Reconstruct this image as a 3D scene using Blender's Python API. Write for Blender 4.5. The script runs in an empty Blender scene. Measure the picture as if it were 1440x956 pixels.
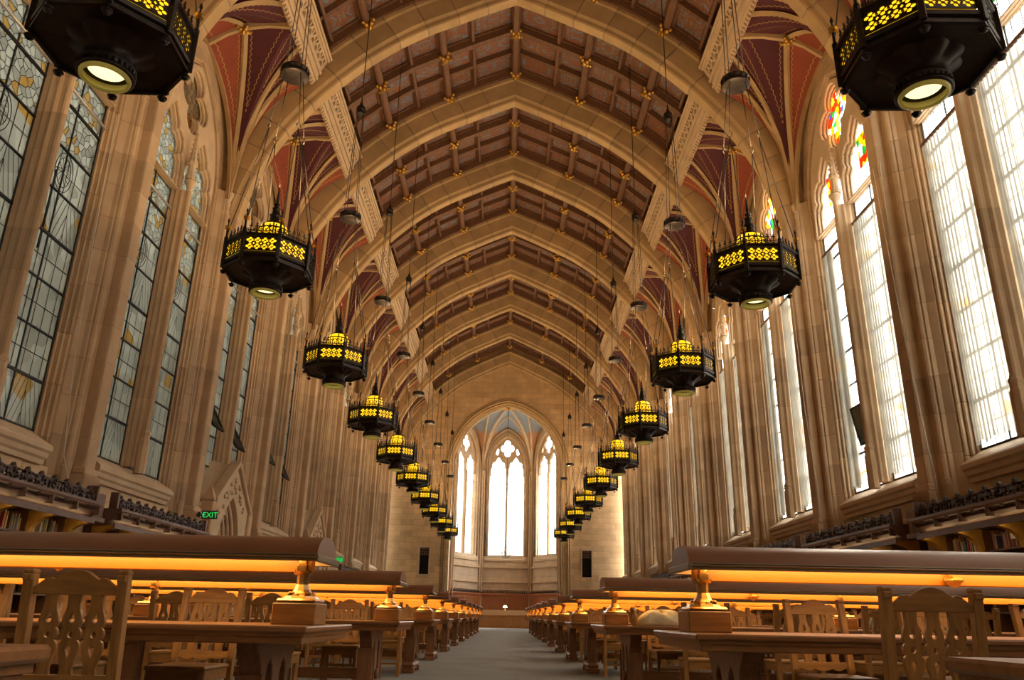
import bpy, bmesh, math, random
from mathutils import Vector, Matrix
R = random.Random(7)
PI = math.pi
scene = bpy.context.scene
COL = scene.collection

# ------------------------------------------------------------------ camera
HC = 0.79
CAM_F, PITCH, YAW, ROLL = 1094.43, 0.3411, 0.0028, 0.0196
def cam_ray(u, v):
    cr, sr = math.cos(ROLL), math.sin(ROLL)
    u, v = u*cr - v*sr, u*sr + v*cr
    c, s = math.cos(PITCH), math.sin(PITCH)
    X, Y, Z = u, c - v*s, s + v*c
    cy, sy = math.cos(YAW), math.sin(YAW)
    return Vector((X*cy + Y*sy, -X*sy + Y*cy, Z))
fw = cam_ray(0, 0); rt = cam_ray(1, 0) - fw; up = cam_ray(0, 1) - fw
cd = bpy.data.cameras.new('camera'); cam = bpy.data.objects.new('camera', cd); COL.objects.link(cam)
m3 = Matrix((rt, up, -fw)).transposed()
cam.matrix_world = Matrix.Translation((0, 0, HC)) @ m3.to_4x4()
cd.sensor_width = 36; cd.sensor_fit = 'HORIZONTAL'; cd.lens = 36*CAM_F/1440
cd.clip_start = 0.05; cd.clip_end = 400
scene.camera = cam

# ------------------------------------------------------------------ sky, sun, exposure
SKY = 12.5
w = bpy.data.worlds.new('overcast_sky'); scene.world = w; w.use_nodes = True
wn = w.node_tree.nodes; wn['Background'].inputs[0].default_value = (1.0, 0.985, 0.95, 1); wn['Background'].inputs[1].default_value = SKY
sd = bpy.data.lights.new('sun', 'SUN'); sd.energy = 16; sd.angle = math.radians(12); sd.color = (1, .95, .86)
sun = bpy.data.objects.new('sun', sd); COL.objects.link(sun)
sun.rotation_euler = Vector((-0.45, -0.80, -0.52)).to_track_quat('-Z', 'Y').to_euler()
scene.view_settings.view_transform = 'Standard'; scene.view_settings.look = 'None'
scene.view_settings.gamma = 1; scene.view_settings.use_curve_mapping = False
scene.view_settings.exposure = 0.17
cy = scene.cycles
cy.max_bounces = 9; cy.diffuse_bounces = 5; cy.glossy_bounces = 3; cy.transmission_bounces = 4; cy.transparent_max_bounces = 16
cy.sample_clamp_indirect = 6; cy.caustics_reflective = False; cy.caustics_refractive = False
cy.use_denoising = True

# ------------------------------------------------------------------ layout
BAY = 5.6
PIERS = [15.35 + BAY*i for i in range(-4, 8)]          # pier centres along the room, -7.05 .. 54.55
BAYS = [p + BAY/2 for p in PIERS]                      # bay centres; the last one ends at the end wall
YEND = 60.15
YBACK = PIERS[0]
XP = 8.2                                               # pier face
XG = 9.0                                               # glass plane

# ------------------------------------------------------------------ helpers
ORD = ['first','second','third','fourth','fifth','sixth','seventh','eighth','ninth','tenth','eleventh','twelfth','thirteenth','fourteenth','fifteenth','sixteenth','seventeenth','eighteenth','nineteenth','twentieth']
def ordinal(i):
    if i < 20: return ORD[i]
    tens = {2:'twenty',3:'thirty',4:'forty',5:'fifty',6:'sixty',7:'seventy',8:'eighty',9:'ninety',10:'hundred'}
    t, u = divmod(i+1, 10)
    return tens[t]+'-'+ORD[u-1] if u else tens[t][:-1]+'ieth' if t < 10 else 'hundredth'

class MB:
    def __init__(s): s.v=[]; s.f=[]; s.m=[]; s.sm=[]
    def add(s, vs, fs, m=0, smooth=False):
        o=len(s.v); s.v += [tuple(p) for p in vs]
        for f in fs: s.f.append([i+o for i in f]); s.m.append(m); s.sm.append(smooth)
        return s
    def box(s, x0,x1,y0,y1,z0,z1, m=0, b=0):
        if b:
            # chamfered box: three slabs' corner points
            vs=[]; idx={}
            def V(p):
                if p not in idx: idx[p]=len(vs); vs.append(p)
                return idx[p]
            X=(x0,x1); Y=(y0,y1); Z=(z0,z1)
            def c(i,j,k,ax):
                p=[X[i],Y[j],Z[k]]; q=[(b,-b)[i],(b,-b)[j],(b,-b)[k]]
                for a in range(3):
                    if a!=ax: p[a]+=q[a]
                return V(tuple(p))
            fs=[]
            for i in (0,1):
                fs.append([c(i,0,0,0),c(i,1,0,0),c(i,1,1,0),c(i,0,1,0)])
                fs.append([c(0,i,0,1),c(1,i,0,1),c(1,i,1,1),c(0,i,1,1)])
                fs.append([c(0,0,i,2),c(1,0,i,2),c(1,1,i,2),c(0,1,i,2)])
            for j in (0,1):
                for k in (0,1):
                    fs.append([c(0,j,k,1),c(1,j,k,1),c(1,j,k,2),c(0,j,k,2)])
                    fs.append([c(j,0,k,0),c(j,1,k,0),c(j,1,k,2),c(j,0,k,2)])
                    fs.append([c(j,k,0,0),c(j,k,1,0),c(j,k,1,1),c(j,k,0,1)])
            for i in (0,1):
                for j in (0,1):
                    for k in (0,1): fs.append([c(i,j,k,0),c(i,j,k,1),c(i,j,k,2)])
            return s.add(vs,fs,m)
        vs=[(x,y,z) for x in (x0,x1) for y in (y0,y1) for z in (z0,z1)]
        return s.add(vs,[[0,1,3,2],[4,6,7,5],[0,4,5,1],[2,3,7,6],[0,2,6,4],[1,5,7,3]],m)
    def lathe(s, prof, n=16, c=(0,0), m=0, smooth=True, lob=None, ph=0.0, cap=True):
        vs=[]; fs=[]
        for (r,z) in prof:
            for k in range(n):
                a=2*PI*k/n+ph; rr=r*(lob(a,z) if lob else 1)
                vs.append((c[0]+rr*math.cos(a), c[1]+rr*math.sin(a), z))
        L=len(prof)
        for i in range(L-1):
            for k in range(n): fs.append([i*n+k,i*n+(k+1)%n,(i+1)*n+(k+1)%n,(i+1)*n+k])
        s.add(vs,fs,m,smooth)
        if cap:
            o=[]
            if prof[0][0]>1e-4: o.append([k for k in range(n)][::-1])
            if prof[-1][0]>1e-4: o.append([(L-1)*n+k for k in range(n)])
            if o: s.add(vs,o,m,False)
        return s
    def sweep(s, path, prof, m=0, closed=False, smooth=False, upv=(0,0,1), cap=True, pclosed=True):
        P=[Vector(p) for p in path]; n=len(prof); vs=[]; fs=[]
        U=Vector(upv)
        for i,p in enumerate(P):
            if closed: t=P[(i+1)%len(P)]-P[i-1]
            else: t=P[min(i+1,len(P)-1)]-P[max(i-1,0)]
            t.normalize(); a=t.cross(U)
            if a.length<1e-4: a=t.cross(Vector((1,0,0)))
            a.normalize(); b=a.cross(t)
            for (x,y) in prof: vs.append(p+a*x+b*y)
        L=len(P)
        for i in range(L if closed else L-1):
            j=(i+1)%L
            for k in range(n if pclosed else n-1): fs.append([i*n+k,i*n+(k+1)%n,j*n+(k+1)%n,j*n+k])
        if cap and not closed: fs += [[k for k in range(n)][::-1],[(L-1)*n+k for k in range(n)]]
        return s.add(vs,fs,m,smooth)
    def tube(s, path, r, n=6, m=0, closed=False):
        return s.sweep(path,[(r*math.cos(2*PI*k/n),r*math.sin(2*PI*k/n)) for k in range(n)],m,closed,True)
    def mesh(s, me, M=Matrix.Identity(4), m=None):
        s.add([M@v.co for v in me.vertices],[list(p.vertices) for p in me.polygons],0 if m is None else m)
        if m is None:
            for i,p in enumerate(me.polygons): s.m[len(s.m)-len(me.polygons)+i]=p.material_index
        return s
    def data(s, name, mats, fix=True):
        me=bpy.data.meshes.new(name); me.from_pydata(s.v,[],s.f)
        if not isinstance(mats,(list,tuple)): mats=[mats]
        for mt in mats: me.materials.append(mt)
        me.polygons.foreach_set('material_index',s.m); me.polygons.foreach_set('use_smooth',s.sm)
        if fix:
            bm=bmesh.new(); bm.from_mesh(me); bmesh.ops.recalc_face_normals(bm,faces=bm.faces); bm.to_mesh(me); bm.free()
        me.update(); return me
    def build(s, name, mats, parent=None, loc=None, rz=None): return ob(name, s.data(name,mats), parent, loc, rz)

def ob(name, data, parent=None, loc=None, rz=None):
    o=bpy.data.objects.new(name,data); COL.objects.link(o)
    if parent is not None: o.parent=parent
    if loc is not None: o.location=loc
    if rz is not None: o.rotation_euler=(0,0,rz)
    return o
def tag(o, label=None, cat=None, group=None, kind=None):
    if label: o['label']=label
    if cat: o['category']=cat
    if group: o['group']=group
    if kind: o['kind']=kind
    return o
def empty(name, loc=(0,0,0), rz=0):
    o=ob(name,None,None,loc,rz); o.empty_display_size=.1; return o
KIDS={}
def kids(o):
    return [c for c in o.children]
def copy_tree(o, parent=None, skip=()):
    c=o.copy(); COL.objects.link(c)
    if parent is not None: c.parent=parent
    for ch in kids(o):
        if ch.name.split('.')[0] in skip: continue
        copy_tree(ch,c,skip)
    return c

def plate(contours, t0, t1, bev=0.0, axes='yz'):
    """A flat piece with holes: contours[0] is the outline, the rest are holes; thickness from t0 to t1 along the third axis."""
    cu=bpy.data.curves.new('plate','CURVE'); cu.dimensions='2D'; cu.fill_mode='BOTH'
    for c in contours:
        sp=cu.splines.new('POLY'); sp.points.add(len(c)-1); sp.use_cyclic_u=True
        for p,q in zip(sp.points,c): p.co=(q[0],q[1],0,1)
    cu.extrude=abs(t1-t0)/2-bev; cu.bevel_depth=bev; cu.bevel_resolution=0; cu.offset=-bev
    o=bpy.data.objects.new('plate',cu); me=bpy.data.meshes.new_from_object(o)
    bpy.data.objects.remove(o); bpy.data.curves.remove(cu)
    tm=(t0+t1)/2
    mb=MB(); vs=[]
    for v in me.vertices:
        a,b,t=v.co
        t+=tm
        vs.append({'yz':(t,a,b),'xz':(a,t,b),'xy':(a,b,t)}[axes])
    mb.add(vs,[list(p.vertices) for p in me.polygons])
    bpy.data.meshes.remove(me)
    bm=bmesh.new(); tmp=mb.data('t',[],False); bm.from_mesh(tmp); bmesh.ops.remove_doubles(bm,verts=bm.verts,dist=1e-5)
    bmesh.ops.recalc_face_normals(bm,faces=bm.faces)
    out=MB(); bm.verts.index_update(); out.add([v.co[:] for v in bm.verts],[[v.index for v in f.verts] for f in bm.faces]); bm.free(); bpy.data.meshes.remove(tmp)
    return out
def circ(cx,cy_,r,n=14,a0=0,a1=2*PI): 
    full=abs(a1-a0-2*PI)<1e-6
    return [(cx+r*math.cos(a0+(a1-a0)*k/(n if full else n-1)),cy_+r*math.sin(a0+(a1-a0)*k/(n if full else n-1))) for k in range(n)]
def arch_pts(h, spring, rc, r, n=12):
    """right springing to left springing of a pointed arch: half width h, arc centres at -/+rc, radius r"""
    a1=math.acos(rc/r); out=[]
    for k in range(n+1):
        a=a1*k/n; out.append((-rc+r*math.cos(a),spring+r*math.sin(a)))
    return out+[(-y,z) for y,z in out[-2::-1]]
def scale_pts(pts, f, c=None):
    if c is None: c=(sum(p[0] for p in pts)/len(pts),sum(p[1] for p in pts)/len(pts))
    if not isinstance(f,tuple): f=(f,f)
    return [(c[0]+(p[0]-c[0])*f[0],c[1]+(p[1]-c[1])*f[1]) for p in pts]
def mir(M): return M

# ------------------------------------------------------------------ materials
MATS={}
def mat(name, col, rough=.6, metal=0, var=.0, noise=0, nscale=4, bump=0, bscale=30, emit=None, estr=0, spec=None, stretch=None, rvar=0):
    if name in MATS: return MATS[name]
    m=bpy.data.materials.new(name); m.use_nodes=True; n=m.node_tree.nodes; l=m.node_tree.links; b=n['Principled BSDF']
    b.inputs['Roughness'].default_value=rough; b.inputs['Metallic'].default_value=metal
    if spec is not None: b.inputs['Specular IOR Level'].default_value=spec
    c=n.new('ShaderNodeRGB'); c.outputs[0].default_value=(*col,1); out=c.outputs[0]
    tc=n.new('ShaderNodeTexCoord'); co=tc.outputs['Object']
    if stretch:
        mp=n.new('ShaderNodeMapping'); mp.inputs['Scale'].default_value=stretch; l.new(co,mp.inputs[0]); co=mp.outputs[0]
    if rvar or var:
        oi=n.new('ShaderNodeObjectInfo')
        ad=n.new('ShaderNodeVectorMath'); ad.operation='ADD'; l.new(co,ad.inputs[0])
        mu=n.new('ShaderNodeMath'); mu.operation='MULTIPLY'; mu.inputs[1].default_value=37.0; l.new(oi.outputs['Random'],mu.inputs[0]); l.new(mu.outputs[0],ad.inputs[1]); co=ad.outputs[0]
        hs=n.new('ShaderNodeHueSaturation'); mr=n.new('ShaderNodeMapRange'); mr.inputs[3].default_value=1-max(var,rvar); mr.inputs[4].default_value=1+max(var,rvar)
        l.new(oi.outputs['Random'],mr.inputs[0]); l.new(mr.outputs[0],hs.inputs['Value']); l.new(out,hs.inputs['Color']); out=hs.outputs[0]
    if noise:
        nz=n.new('ShaderNodeTexNoise'); nz.inputs['Scale'].default_value=nscale; nz.inputs['Detail'].default_value=5; l.new(co,nz.inputs['Vector'])
        mr2=n.new('ShaderNodeMapRange'); mr2.inputs[1].default_value=.3; mr2.inputs[2].default_value=.7; mr2.inputs[3].default_value=1-noise; mr2.inputs[4].default_value=1+noise
        l.new(nz.outputs[0],mr2.inputs[0])
        h2=n.new('ShaderNodeHueSaturation'); l.new(mr2.outputs[0],h2.inputs['Value']); l.new(out,h2.inputs['Color']); out=h2.outputs[0]
    l.new(out,b.inputs['Base Color'])
    if bump:
        nb=n.new('ShaderNodeTexNoise'); nb.inputs['Scale'].default_value=bscale; l.new(co,nb.inputs['Vector'])
        bp=n.new('ShaderNodeBump'); bp.inputs['Strength'].default_value=bump; bp.inputs['Distance'].default_value=.02; l.new(nb.outputs[0],bp.inputs['Height']); l.new(bp.outputs[0],b.inputs['Normal'])
    if emit:
        b.inputs['Emission Color'].default_value=(*emit,1); b.inputs['Emission Strength'].default_value=estr
    MATS[name]=m; return m

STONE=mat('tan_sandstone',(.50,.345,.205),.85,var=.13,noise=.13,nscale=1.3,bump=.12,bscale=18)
STONE2=mat('cream_carved_stone',(.58,.43,.28),.85,var=.06,noise=.10,nscale=2.5,bump=.1,bscale=18)
RIBST=mat('golden_rib_stone',(.47,.315,.155),.85,var=.10,noise=.13,nscale=1.5,bump=.1,bscale=18)
JOINT=mat('stone_joint',(.30,.22,.15),.9)
WOOD=mat('ceiling_wood',(.17,.080,.042),.6,var=.08,noise=.25,nscale=3,stretch=(6,.6,6))
OAK=mat('golden_oak',(.37,.185,.058),.42,rvar=.12,noise=.25,nscale=5,stretch=(1,8,8))
OAKV=mat('golden_oak_upright',(.37,.185,.058),.42,rvar=.12,noise=.25,nscale=5,stretch=(8,8,1))
OAKD=mat('red_brown_oak',(.29,.13,.05),.35,rvar=.08,noise=.22,nscale=5,stretch=(1,8,8))
OAKDV=mat('red_brown_oak_upright',(.25,.115,.055),.4,rvar=.08,noise=.22,nscale=5,stretch=(8,8,1))
DARKW=mat('dark_walnut',(.14,.078,.058),.45,rvar=.08,noise=.25,nscale=4,stretch=(8,1,8))
CARVE=mat('carved_walnut',(.060,.033,.030),.5,noise=.3,nscale=12,bump=.5,bscale=40)
LITBRACKET=mat('yellow_lit_bracket_wood',(.55,.30,.05),.5,noise=.2,nscale=6)  # yellow light on the brackets is put into the wood colour
IRON=mat('black_bronze',(.030,.021,.018),.42,.6,noise=.3,nscale=9)
STEEL=mat('grey_rod_steel',(.12,.10,.085),.45,.7)
GOLD=mat('gilded_carving',(.62,.36,.08),.35,.75,noise=.25,nscale=20)
BRASS=mat('polished_brass',(.62,.36,.13),.22,.95,noise=.15,nscale=10)
SHADE=mat('bronze_lamp_shade',(.24,.105,.055),.36,.15,noise=.08,nscale=3)
TRIM=mat('dull_shade_trim',(.26,.21,.14),.35,.6)
SHIN=mat('golden_shade_lining',(.90,.70,.36),.5)
RAILP=mat('amber_painted_rail',(.47,.165,.010),.45)
CARPET=mat('grey_carpet',(.27,.275,.27),.95,noise=.10,nscale=1.2,bump=.25,bscale=220)
LEAD=mat('window_lead',(.018,.020,.026),.5,.3)
WHITE=mat('white_paper',(.8,.78,.72),.7)
CORD=mat('pale_cord',(.72,.66,.56),.7)
SKIN=None

def emis(name,col,s):
    m=bpy.data.materials.new(name); m.use_nodes=True; n=m.node_tree.nodes; l=m.node_tree.links
    n.remove(n['Principled BSDF']); e=n.new('ShaderNodeEmission'); e.inputs[0].default_value=(*col,1); e.inputs[1].default_value=s
    l.new(e.outputs[0],n['Material Output'].inputs[0]); MATS[name]=m; return m
TUBE=emis('lamp_tube',(1,.68,.27),21.0)
BULB=emis('warm_bulb',(1,.86,.42),1.5)
AMBER=None
def amber(name,col,s,k):
    m=bpy.data.materials.new(name); m.use_nodes=True; n=m.node_tree.nodes; l=m.node_tree.links; b=n['Principled BSDF']
    b.inputs['Base Color'].default_value=(*[c*.5 for c in col],1); b.inputs['Roughness'].default_value=.3
    tc=n.new('ShaderNodeTexCoord'); nz=n.new('ShaderNodeTexNoise'); nz.inputs['Scale'].default_value=k; l.new(tc.outputs['Object'],nz.inputs[0])
    mr=n.new('ShaderNodeMapRange'); mr.inputs[1].default_value=.3; mr.inputs[2].default_value=.7; mr.inputs[3].default_value=.55*s; mr.inputs[4].default_value=1.35*s; l.new(nz.outputs[0],mr.inputs[0])
    b.inputs['Emission Color'].default_value=(*col,1); l.new(mr.outputs[0],b.inputs['Emission Strength']); MATS[name]=m; return m
AMBER=amber('glowing_amber_glass',(1,.55,.012),1.45,3.0)
CREAM=amber('cream_lamp_glass',(.50,.37,.07),.20,2.0)
SHELFL=emis('shelf_light',(1,.72,.36),7.0)
GREEN=emis('exit_green',(.03,.75,.12),.9)

def ashlar(name, col, sc_w, sc_h, sx=1):
    m=bpy.data.materials.new(name); m.use_nodes=True; n=m.node_tree.nodes; l=m.node_tree.links; b=n['Principled BSDF']; b.inputs['Roughness'].default_value=.88
    tc=n.new('ShaderNodeTexCoord'); sp=n.new('ShaderNodeSeparateXYZ'); l.new(tc.outputs['Object'],sp.inputs[0])
    ad=n.new('ShaderNodeMath'); ad.operation='ADD'; l.new(sp.outputs[0],ad.inputs[0]); l.new(sp.outputs[1],ad.inputs[1])
    cb=n.new('ShaderNodeCombineXYZ'); l.new(ad.outputs[0],cb.inputs[0]); l.new(sp.outputs[2],cb.inputs[1])
    br=n.new('ShaderNodeTexBrick'); br.inputs['Scale'].default_value=1; br.inputs['Brick Width'].default_value=sc_w; br.inputs['Row Height'].default_value=sc_h; br.inputs['Mortar Size'].default_value=.012
    br.inputs['Color1'].default_value=(*[c*1.12 for c in col],1); br.inputs['Color2'].default_value=(*[c*.86 for c in col],1); br.inputs['Mortar'].default_value=(*[c*.72 for c in col],1); l.new(cb.outputs[0],br.inputs['Vector'])
    nz=n.new('ShaderNodeTexNoise'); nz.inputs['Scale'].default_value=1.1; nz.inputs['Detail'].default_value=5; l.new(tc.outputs['Object'],nz.inputs[0])
    mr=n.new('ShaderNodeMapRange'); mr.inputs[1].default_value=.3; mr.inputs[2].default_value=.7; mr.inputs[3].default_value=.86; mr.inputs[4].default_value=1.13; l.new(nz.outputs[0],mr.inputs[0])
    h=n.new('ShaderNodeHueSaturation'); l.new(br.outputs[0],h.inputs['Color']); l.new(mr.outputs[0],h.inputs['Value']); l.new(h.outputs[0],b.inputs['Base Color'])
    bp=n.new('ShaderNodeBump'); bp.inputs['Strength'].default_value=.4; bp.inputs['Distance'].default_value=.015; bp.invert=True; l.new(br.outputs['Fac'],bp.inputs['Height']); l.new(bp.outputs[0],b.inputs['Normal'])
    MATS[name]=m; return m
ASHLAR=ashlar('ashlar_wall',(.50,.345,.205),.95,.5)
ASHEND=ashlar('brightened_golden_ashlar',(.60,.40,.21),.9,.42); ASHAPSE=ashlar('brightened_apse_ashlar',(.66,.51,.36),.9,.42); DADO=mat('brightened_red_oak',(.44,.17,.075),.4,rvar=.06,noise=.2,nscale=5,stretch=(8,8,1)); HONEY=mat('brightened_honey_oak',(.58,.27,.09),.35,rvar=.06,noise=.2,nscale=5,stretch=(8,8,1))  # far-end light put into these brighter stone and oak colours

def painted_vault(name, base, line, zig):
    """painted plaster web with a thin zigzag border along its edges (flat paint, laid out by the web's own uv)"""
    m=bpy.data.materials.new(name); m.use_nodes=True; n=m.node_tree.nodes; l=m.node_tree.links; b=n['Principled BSDF']; b.inputs['Roughness'].default_value=.8
    uv=n.new('ShaderNodeUVMap'); uv.uv_map='uv'; sp=n.new('ShaderNodeSeparateXYZ'); l.new(uv.outputs[0],sp.inputs[0])
    def M(op,a,b_=None):
        x=n.new('ShaderNodeMath'); x.operation=op
        for i,q in enumerate((a,b_)):
            if q is None: continue
            if isinstance(q,(int,float)): x.inputs[i].default_value=q
            else: l.new(q,x.inputs[i])
        return x.outputs[0]
    zz=M('MULTIPLY',M('PINGPONG',M('MULTIPLY',sp.outputs[1],1.0),.09),.55)
    d=sp.outputs[0]                           # metres from the nearer rib
    e=M('ABSOLUTE',M('SUBTRACT',d,M('ADD',zz,.16)))
    f=M('LESS_THAN',e,.014)
    nz=n.new('ShaderNodeTexNoise'); nz.inputs['Scale'].default_value=2.0; tc=n.new('ShaderNodeTexCoord'); l.new(tc.outputs['Object'],nz.inputs[0])
    mr=n.new('ShaderNodeMapRange'); mr.inputs[3].default_value=.75; mr.inputs[4].default_value=1.2; l.new(nz.outputs[0],mr.inputs[0])
    h=n.new('ShaderNodeHueSaturation'); h.inputs['Color'].default_value=(*base,1); l.new(mr.outputs[0],h.inputs['Value'])
    mx=n.new('ShaderNodeMix'); mx.data_type='RGBA'; l.new(f,mx.inputs[0]); l.new(h.outputs[0],mx.inputs[6]); mx.inputs[7].default_value=(*line,1)
    l.new(mx.outputs[2],b.inputs['Base Color']); MATS[name]=m; return m
VRED=painted_vault('terracotta_web',(.27,.055,.024),(.40,.25,.07),1)
VMAR=painted_vault('maroon_web',(.075,.010,.016),(.33,.20,.06),1)
VBLUE=mat('blue_grey_web',(.24,.28,.34),.85,noise=.15,nscale=3)
VPEACH=mat('peach_web',(.46,.24,.13),.85,noise=.12,nscale=3)

def coffer_paint():
    m=bpy.data.materials.new('painted_coffer'); m.use_nodes=True; n=m.node_tree.nodes; l=m.node_tree.links; b=n['Principled BSDF']; b.inputs['Roughness'].default_value=.7
    tc=n.new('ShaderNodeTexCoord'); sp=n.new('ShaderNodeSeparateXYZ'); l.new(tc.outputs['Object'],sp.inputs[0])
    def M(op,a,b_=None):
        x=n.new('ShaderNodeMath'); x.operation=op
        for i,q in enumerate((a,b_)):
            if q is None: continue
            if isinstance(q,(int,float)): x.inputs[i].default_value=q
            else: l.new(q,x.inputs[i])
        return x.outputs[0]
    ax=M('ABSOLUTE',sp.outputs[0]); ay=M('ABSOLUTE',sp.outputs[1])
    cb=n.new('ShaderNodeCombineXYZ'); l.new(ax,cb.inputs[0]); l.new(ay,cb.inputs[1])
    oi=n.new('ShaderNodeObjectInfo'); k=M('MULTIPLY',oi.outputs['Random'],9.0); l.new(k,cb.inputs[2])
    nz=n.new('ShaderNodeTexNoise'); nz.inputs['Scale'].default_value=4.2; nz.inputs['Detail'].default_value=1.2; nz.inputs['Distortion'].default_value=1.4; l.new(cb.outputs[0],nz.inputs[0])
    cr=n.new('ShaderNodeValToRGB'); cr.color_ramp.interpolation='CONSTANT'; e=cr.color_ramp.elements
    e[0].position=0; e[0].color=(.17,.20,.26,1); e[1].position=.40; e[1].color=(.20,.085,.048,1)
    for p,c in ((.47,(.28,.10,.05,1)),(.54,(.17,.085,.05,1)),(.60,(.25,.17,.085,1)),(.65,(.17,.19,.24,1)),(.71,(.23,.085,.045,1))):
        q=e.new(p); q.color=c
    l.new(nz.outputs[0],cr.inputs[0])
    l.new(cr.outputs[0],b.inputs['Base Color']); MATS['painted_coffer']=m; return m
COFFER=coffer_paint()

def glass(name, tint, mode, stained=False, tr=.5, tl=.42, cell=4.5, amberp=.16):
    """obscure leaded glass: lets light straight through and also scatters it; lead cames drawn between the cells"""
    m=bpy.data.materials.new(name); m.use_nodes=True; n=m.node_tree.nodes; l=m.node_tree.links; n.remove(n['Principled BSDF'])
    tc=n.new('ShaderNodeTexCoord'); oi=n.new('ShaderNodeObjectInfo'); sp=n.new('ShaderNodeSeparateXYZ'); l.new(tc.outputs['Object'],sp.inputs[0])
    def M(op,a,b_=None):
        x=n.new('ShaderNodeMath'); x.operation=op
        for i,q in enumerate((a,b_)):
            if q is None: continue
            if isinstance(q,(int,float)): x.inputs[i].default_value=q
            else: l.new(q,x.inputs[i])
        return x.outputs[0]
    rnd=M('MULTIPLY',oi.outputs['Random'],53.0)
    cb=n.new('ShaderNodeCombineXYZ'); l.new(M('ADD',sp.outputs[1],rnd),cb.inputs[0]); l.new(sp.outputs[2],cb.inputs[1])
    vo=n.new('ShaderNodeTexVoronoi'); vo.voronoi_dimensions='2D'; vo.inputs['Scale'].default_value=cell; l.new(cb.outputs[0],vo.inputs['Vector'])
    ve=n.new('ShaderNodeTexVoronoi'); ve.voronoi_dimensions='2D'; ve.feature='DISTANCE_TO_EDGE'; ve.inputs['Scale'].default_value=cell; l.new(cb.outputs[0],ve.inputs['Vector'])
    if mode=='cells': lead=M('LESS_THAN',ve.outputs['Distance'],.035)
    elif mode=='grid':
        a=M('ABSOLUTE',M('SUBTRACT',M('FRACT',M('ADD',M('MULTIPLY',sp.outputs[1],3.4),.5)),.5))
        c=M('ABSOLUTE',M('SUBTRACT',M('FRACT',M('ADD',M('MULTIPLY',sp.outputs[2],2.2),.5)),.5))
        lead=M('MAXIMUM',M('LESS_THAN',a,.03),M('LESS_THAN',c,.02))
    elif mode=='chevron':
        t=M('ADD',M('MULTIPLY',M('ABSOLUTE',sp.outputs[1]),2.9),sp.outputs[2])
        a=M('ABSOLUTE',M('SUBTRACT',M('FRACT',M('MULTIPLY',t,2.4)),.5))
        c=M('LESS_THAN',M('ABSOLUTE',sp.outputs[1]),.007)
        lead=M('MAXIMUM',M('LESS_THAN',a,.045),c)
    else: lead=M('LESS_THAN',sp.outputs[1],-99)
    cr=n.new('ShaderNodeValToRGB'); cr.color_ramp.interpolation='CONSTANT'; e=cr.color_ramp.elements
    sx=n.new('ShaderNodeSeparateColor'); l.new(vo.outputs['Color'],sx.inputs[0]); l.new(sx.outputs[0],cr.inputs[0])
    if stained:
        e[0].color=(.85,.10,.03,1); e[1].position=.22; e[1].color=(.95,.55,.04,1)
        for p,c in ((.42,(.95,.80,.15,1)),(.55,(.08,.42,.12,1)),(.66,(.10,.15,.75,1)),(.74,(.9,.9,.85,1))): q=e.new(p); q.color=c
    else:
        e[0].color=(*[c*.80 for c in tint],1); e[1].position=.3; e[1].color=(*tint,1)
        q=e.new(.62); q.color=(*[c*.9 for c in tint],1); q=e.new(1-amberp); q.color=(tint[0]*.95,tint[1]*.72,tint[2]*.40,1)
    ta=n.new('ShaderNodeBsdfTransparent'); l.new(cr.outputs[0],ta.inputs[0]); tb=n.new('ShaderNodeBsdfTranslucent'); l.new(cr.outputs[0],tb.inputs[0])
    df=n.new('ShaderNodeBsdfGlossy'); df.inputs['Roughness'].default_value=.15
    m1=n.new('ShaderNodeMixShader'); m1.inputs[0].default_value=tl/(tl+tr); l.new(ta.outputs[0],m1.inputs[1]); l.new(tb.outputs[0],m1.inputs[2])
    m2=n.new('ShaderNodeMixShader'); m2.inputs[0].default_value=.05; l.new(m1.outputs[0],m2.inputs[1]); l.new(df.outputs[0],m2.inputs[2])
    ld=n.new('ShaderNodeBsdfDiffuse'); ld.inputs[0].default_value=(.03,.03,.035,1)
    m3_=n.new('ShaderNodeMixShader'); l.new(lead,m3_.inputs[0]); l.new(m2.outputs[0],m3_.inputs[1]); l.new(ld.outputs[0],m3_.inputs[2])
    l.new(m3_.outputs[0],n['Material Output'].inputs[0]); MATS[name]=m; return m
GT=(.52,.52,.465)
G_CELL=glass('grisaille_cells',GT,'cells',cell=6,amberp=.13); G_DARK=glass('brown_roundel',(.30,.22,.14),'cells',cell=5); G_GRID=glass('grisaille_grid',GT,'grid',cell=3.2,amberp=.06); G_CHEV=glass('grisaille_chevron',GT,'chevron',amberp=.04,cell=2)
G_STAIN=glass('stained_roundel',GT,'cells',True,cell=5.5)
G_CLEAR=glass('pale_glass',(.82,.82,.79),'grid',tr=.62,tl=.33,amberp=.02); G_PLAIN=glass('plain_white_glass',(.9,.9,.88),'none',tr=.86,tl=.10,amberp=.0)

def cloth(name,col):
    m=bpy.data.materials.new(name); m.use_nodes=True; n=m.node_tree.nodes; l=m.node_tree.links; n.remove(n['Principled BSDF'])
    d=n.new('ShaderNodeBsdfDiffuse'); d.inputs[0].default_value=(*col,1); t=n.new('ShaderNodeBsdfTranslucent'); t.inputs[0].default_value=(*col,1); tr=n.new('ShaderNodeBsdfTransparent')
    a=n.new('ShaderNodeMixShader'); a.inputs[0].default_value=.62; l.new(d.outputs[0],a.inputs[1]); l.new(t.outputs[0],a.inputs[2])
    b=n.new('ShaderNodeMixShader'); b.inputs[0].default_value=.16; l.new(a.outputs[0],b.inputs[1]); l.new(tr.outputs[0],b.inputs[2])
    l.new(b.outputs[0],n['Material Output'].inputs[0]); MATS[name]=m; return m
CURT=cloth('cream_curtain',(.30,.27,.22))

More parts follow.
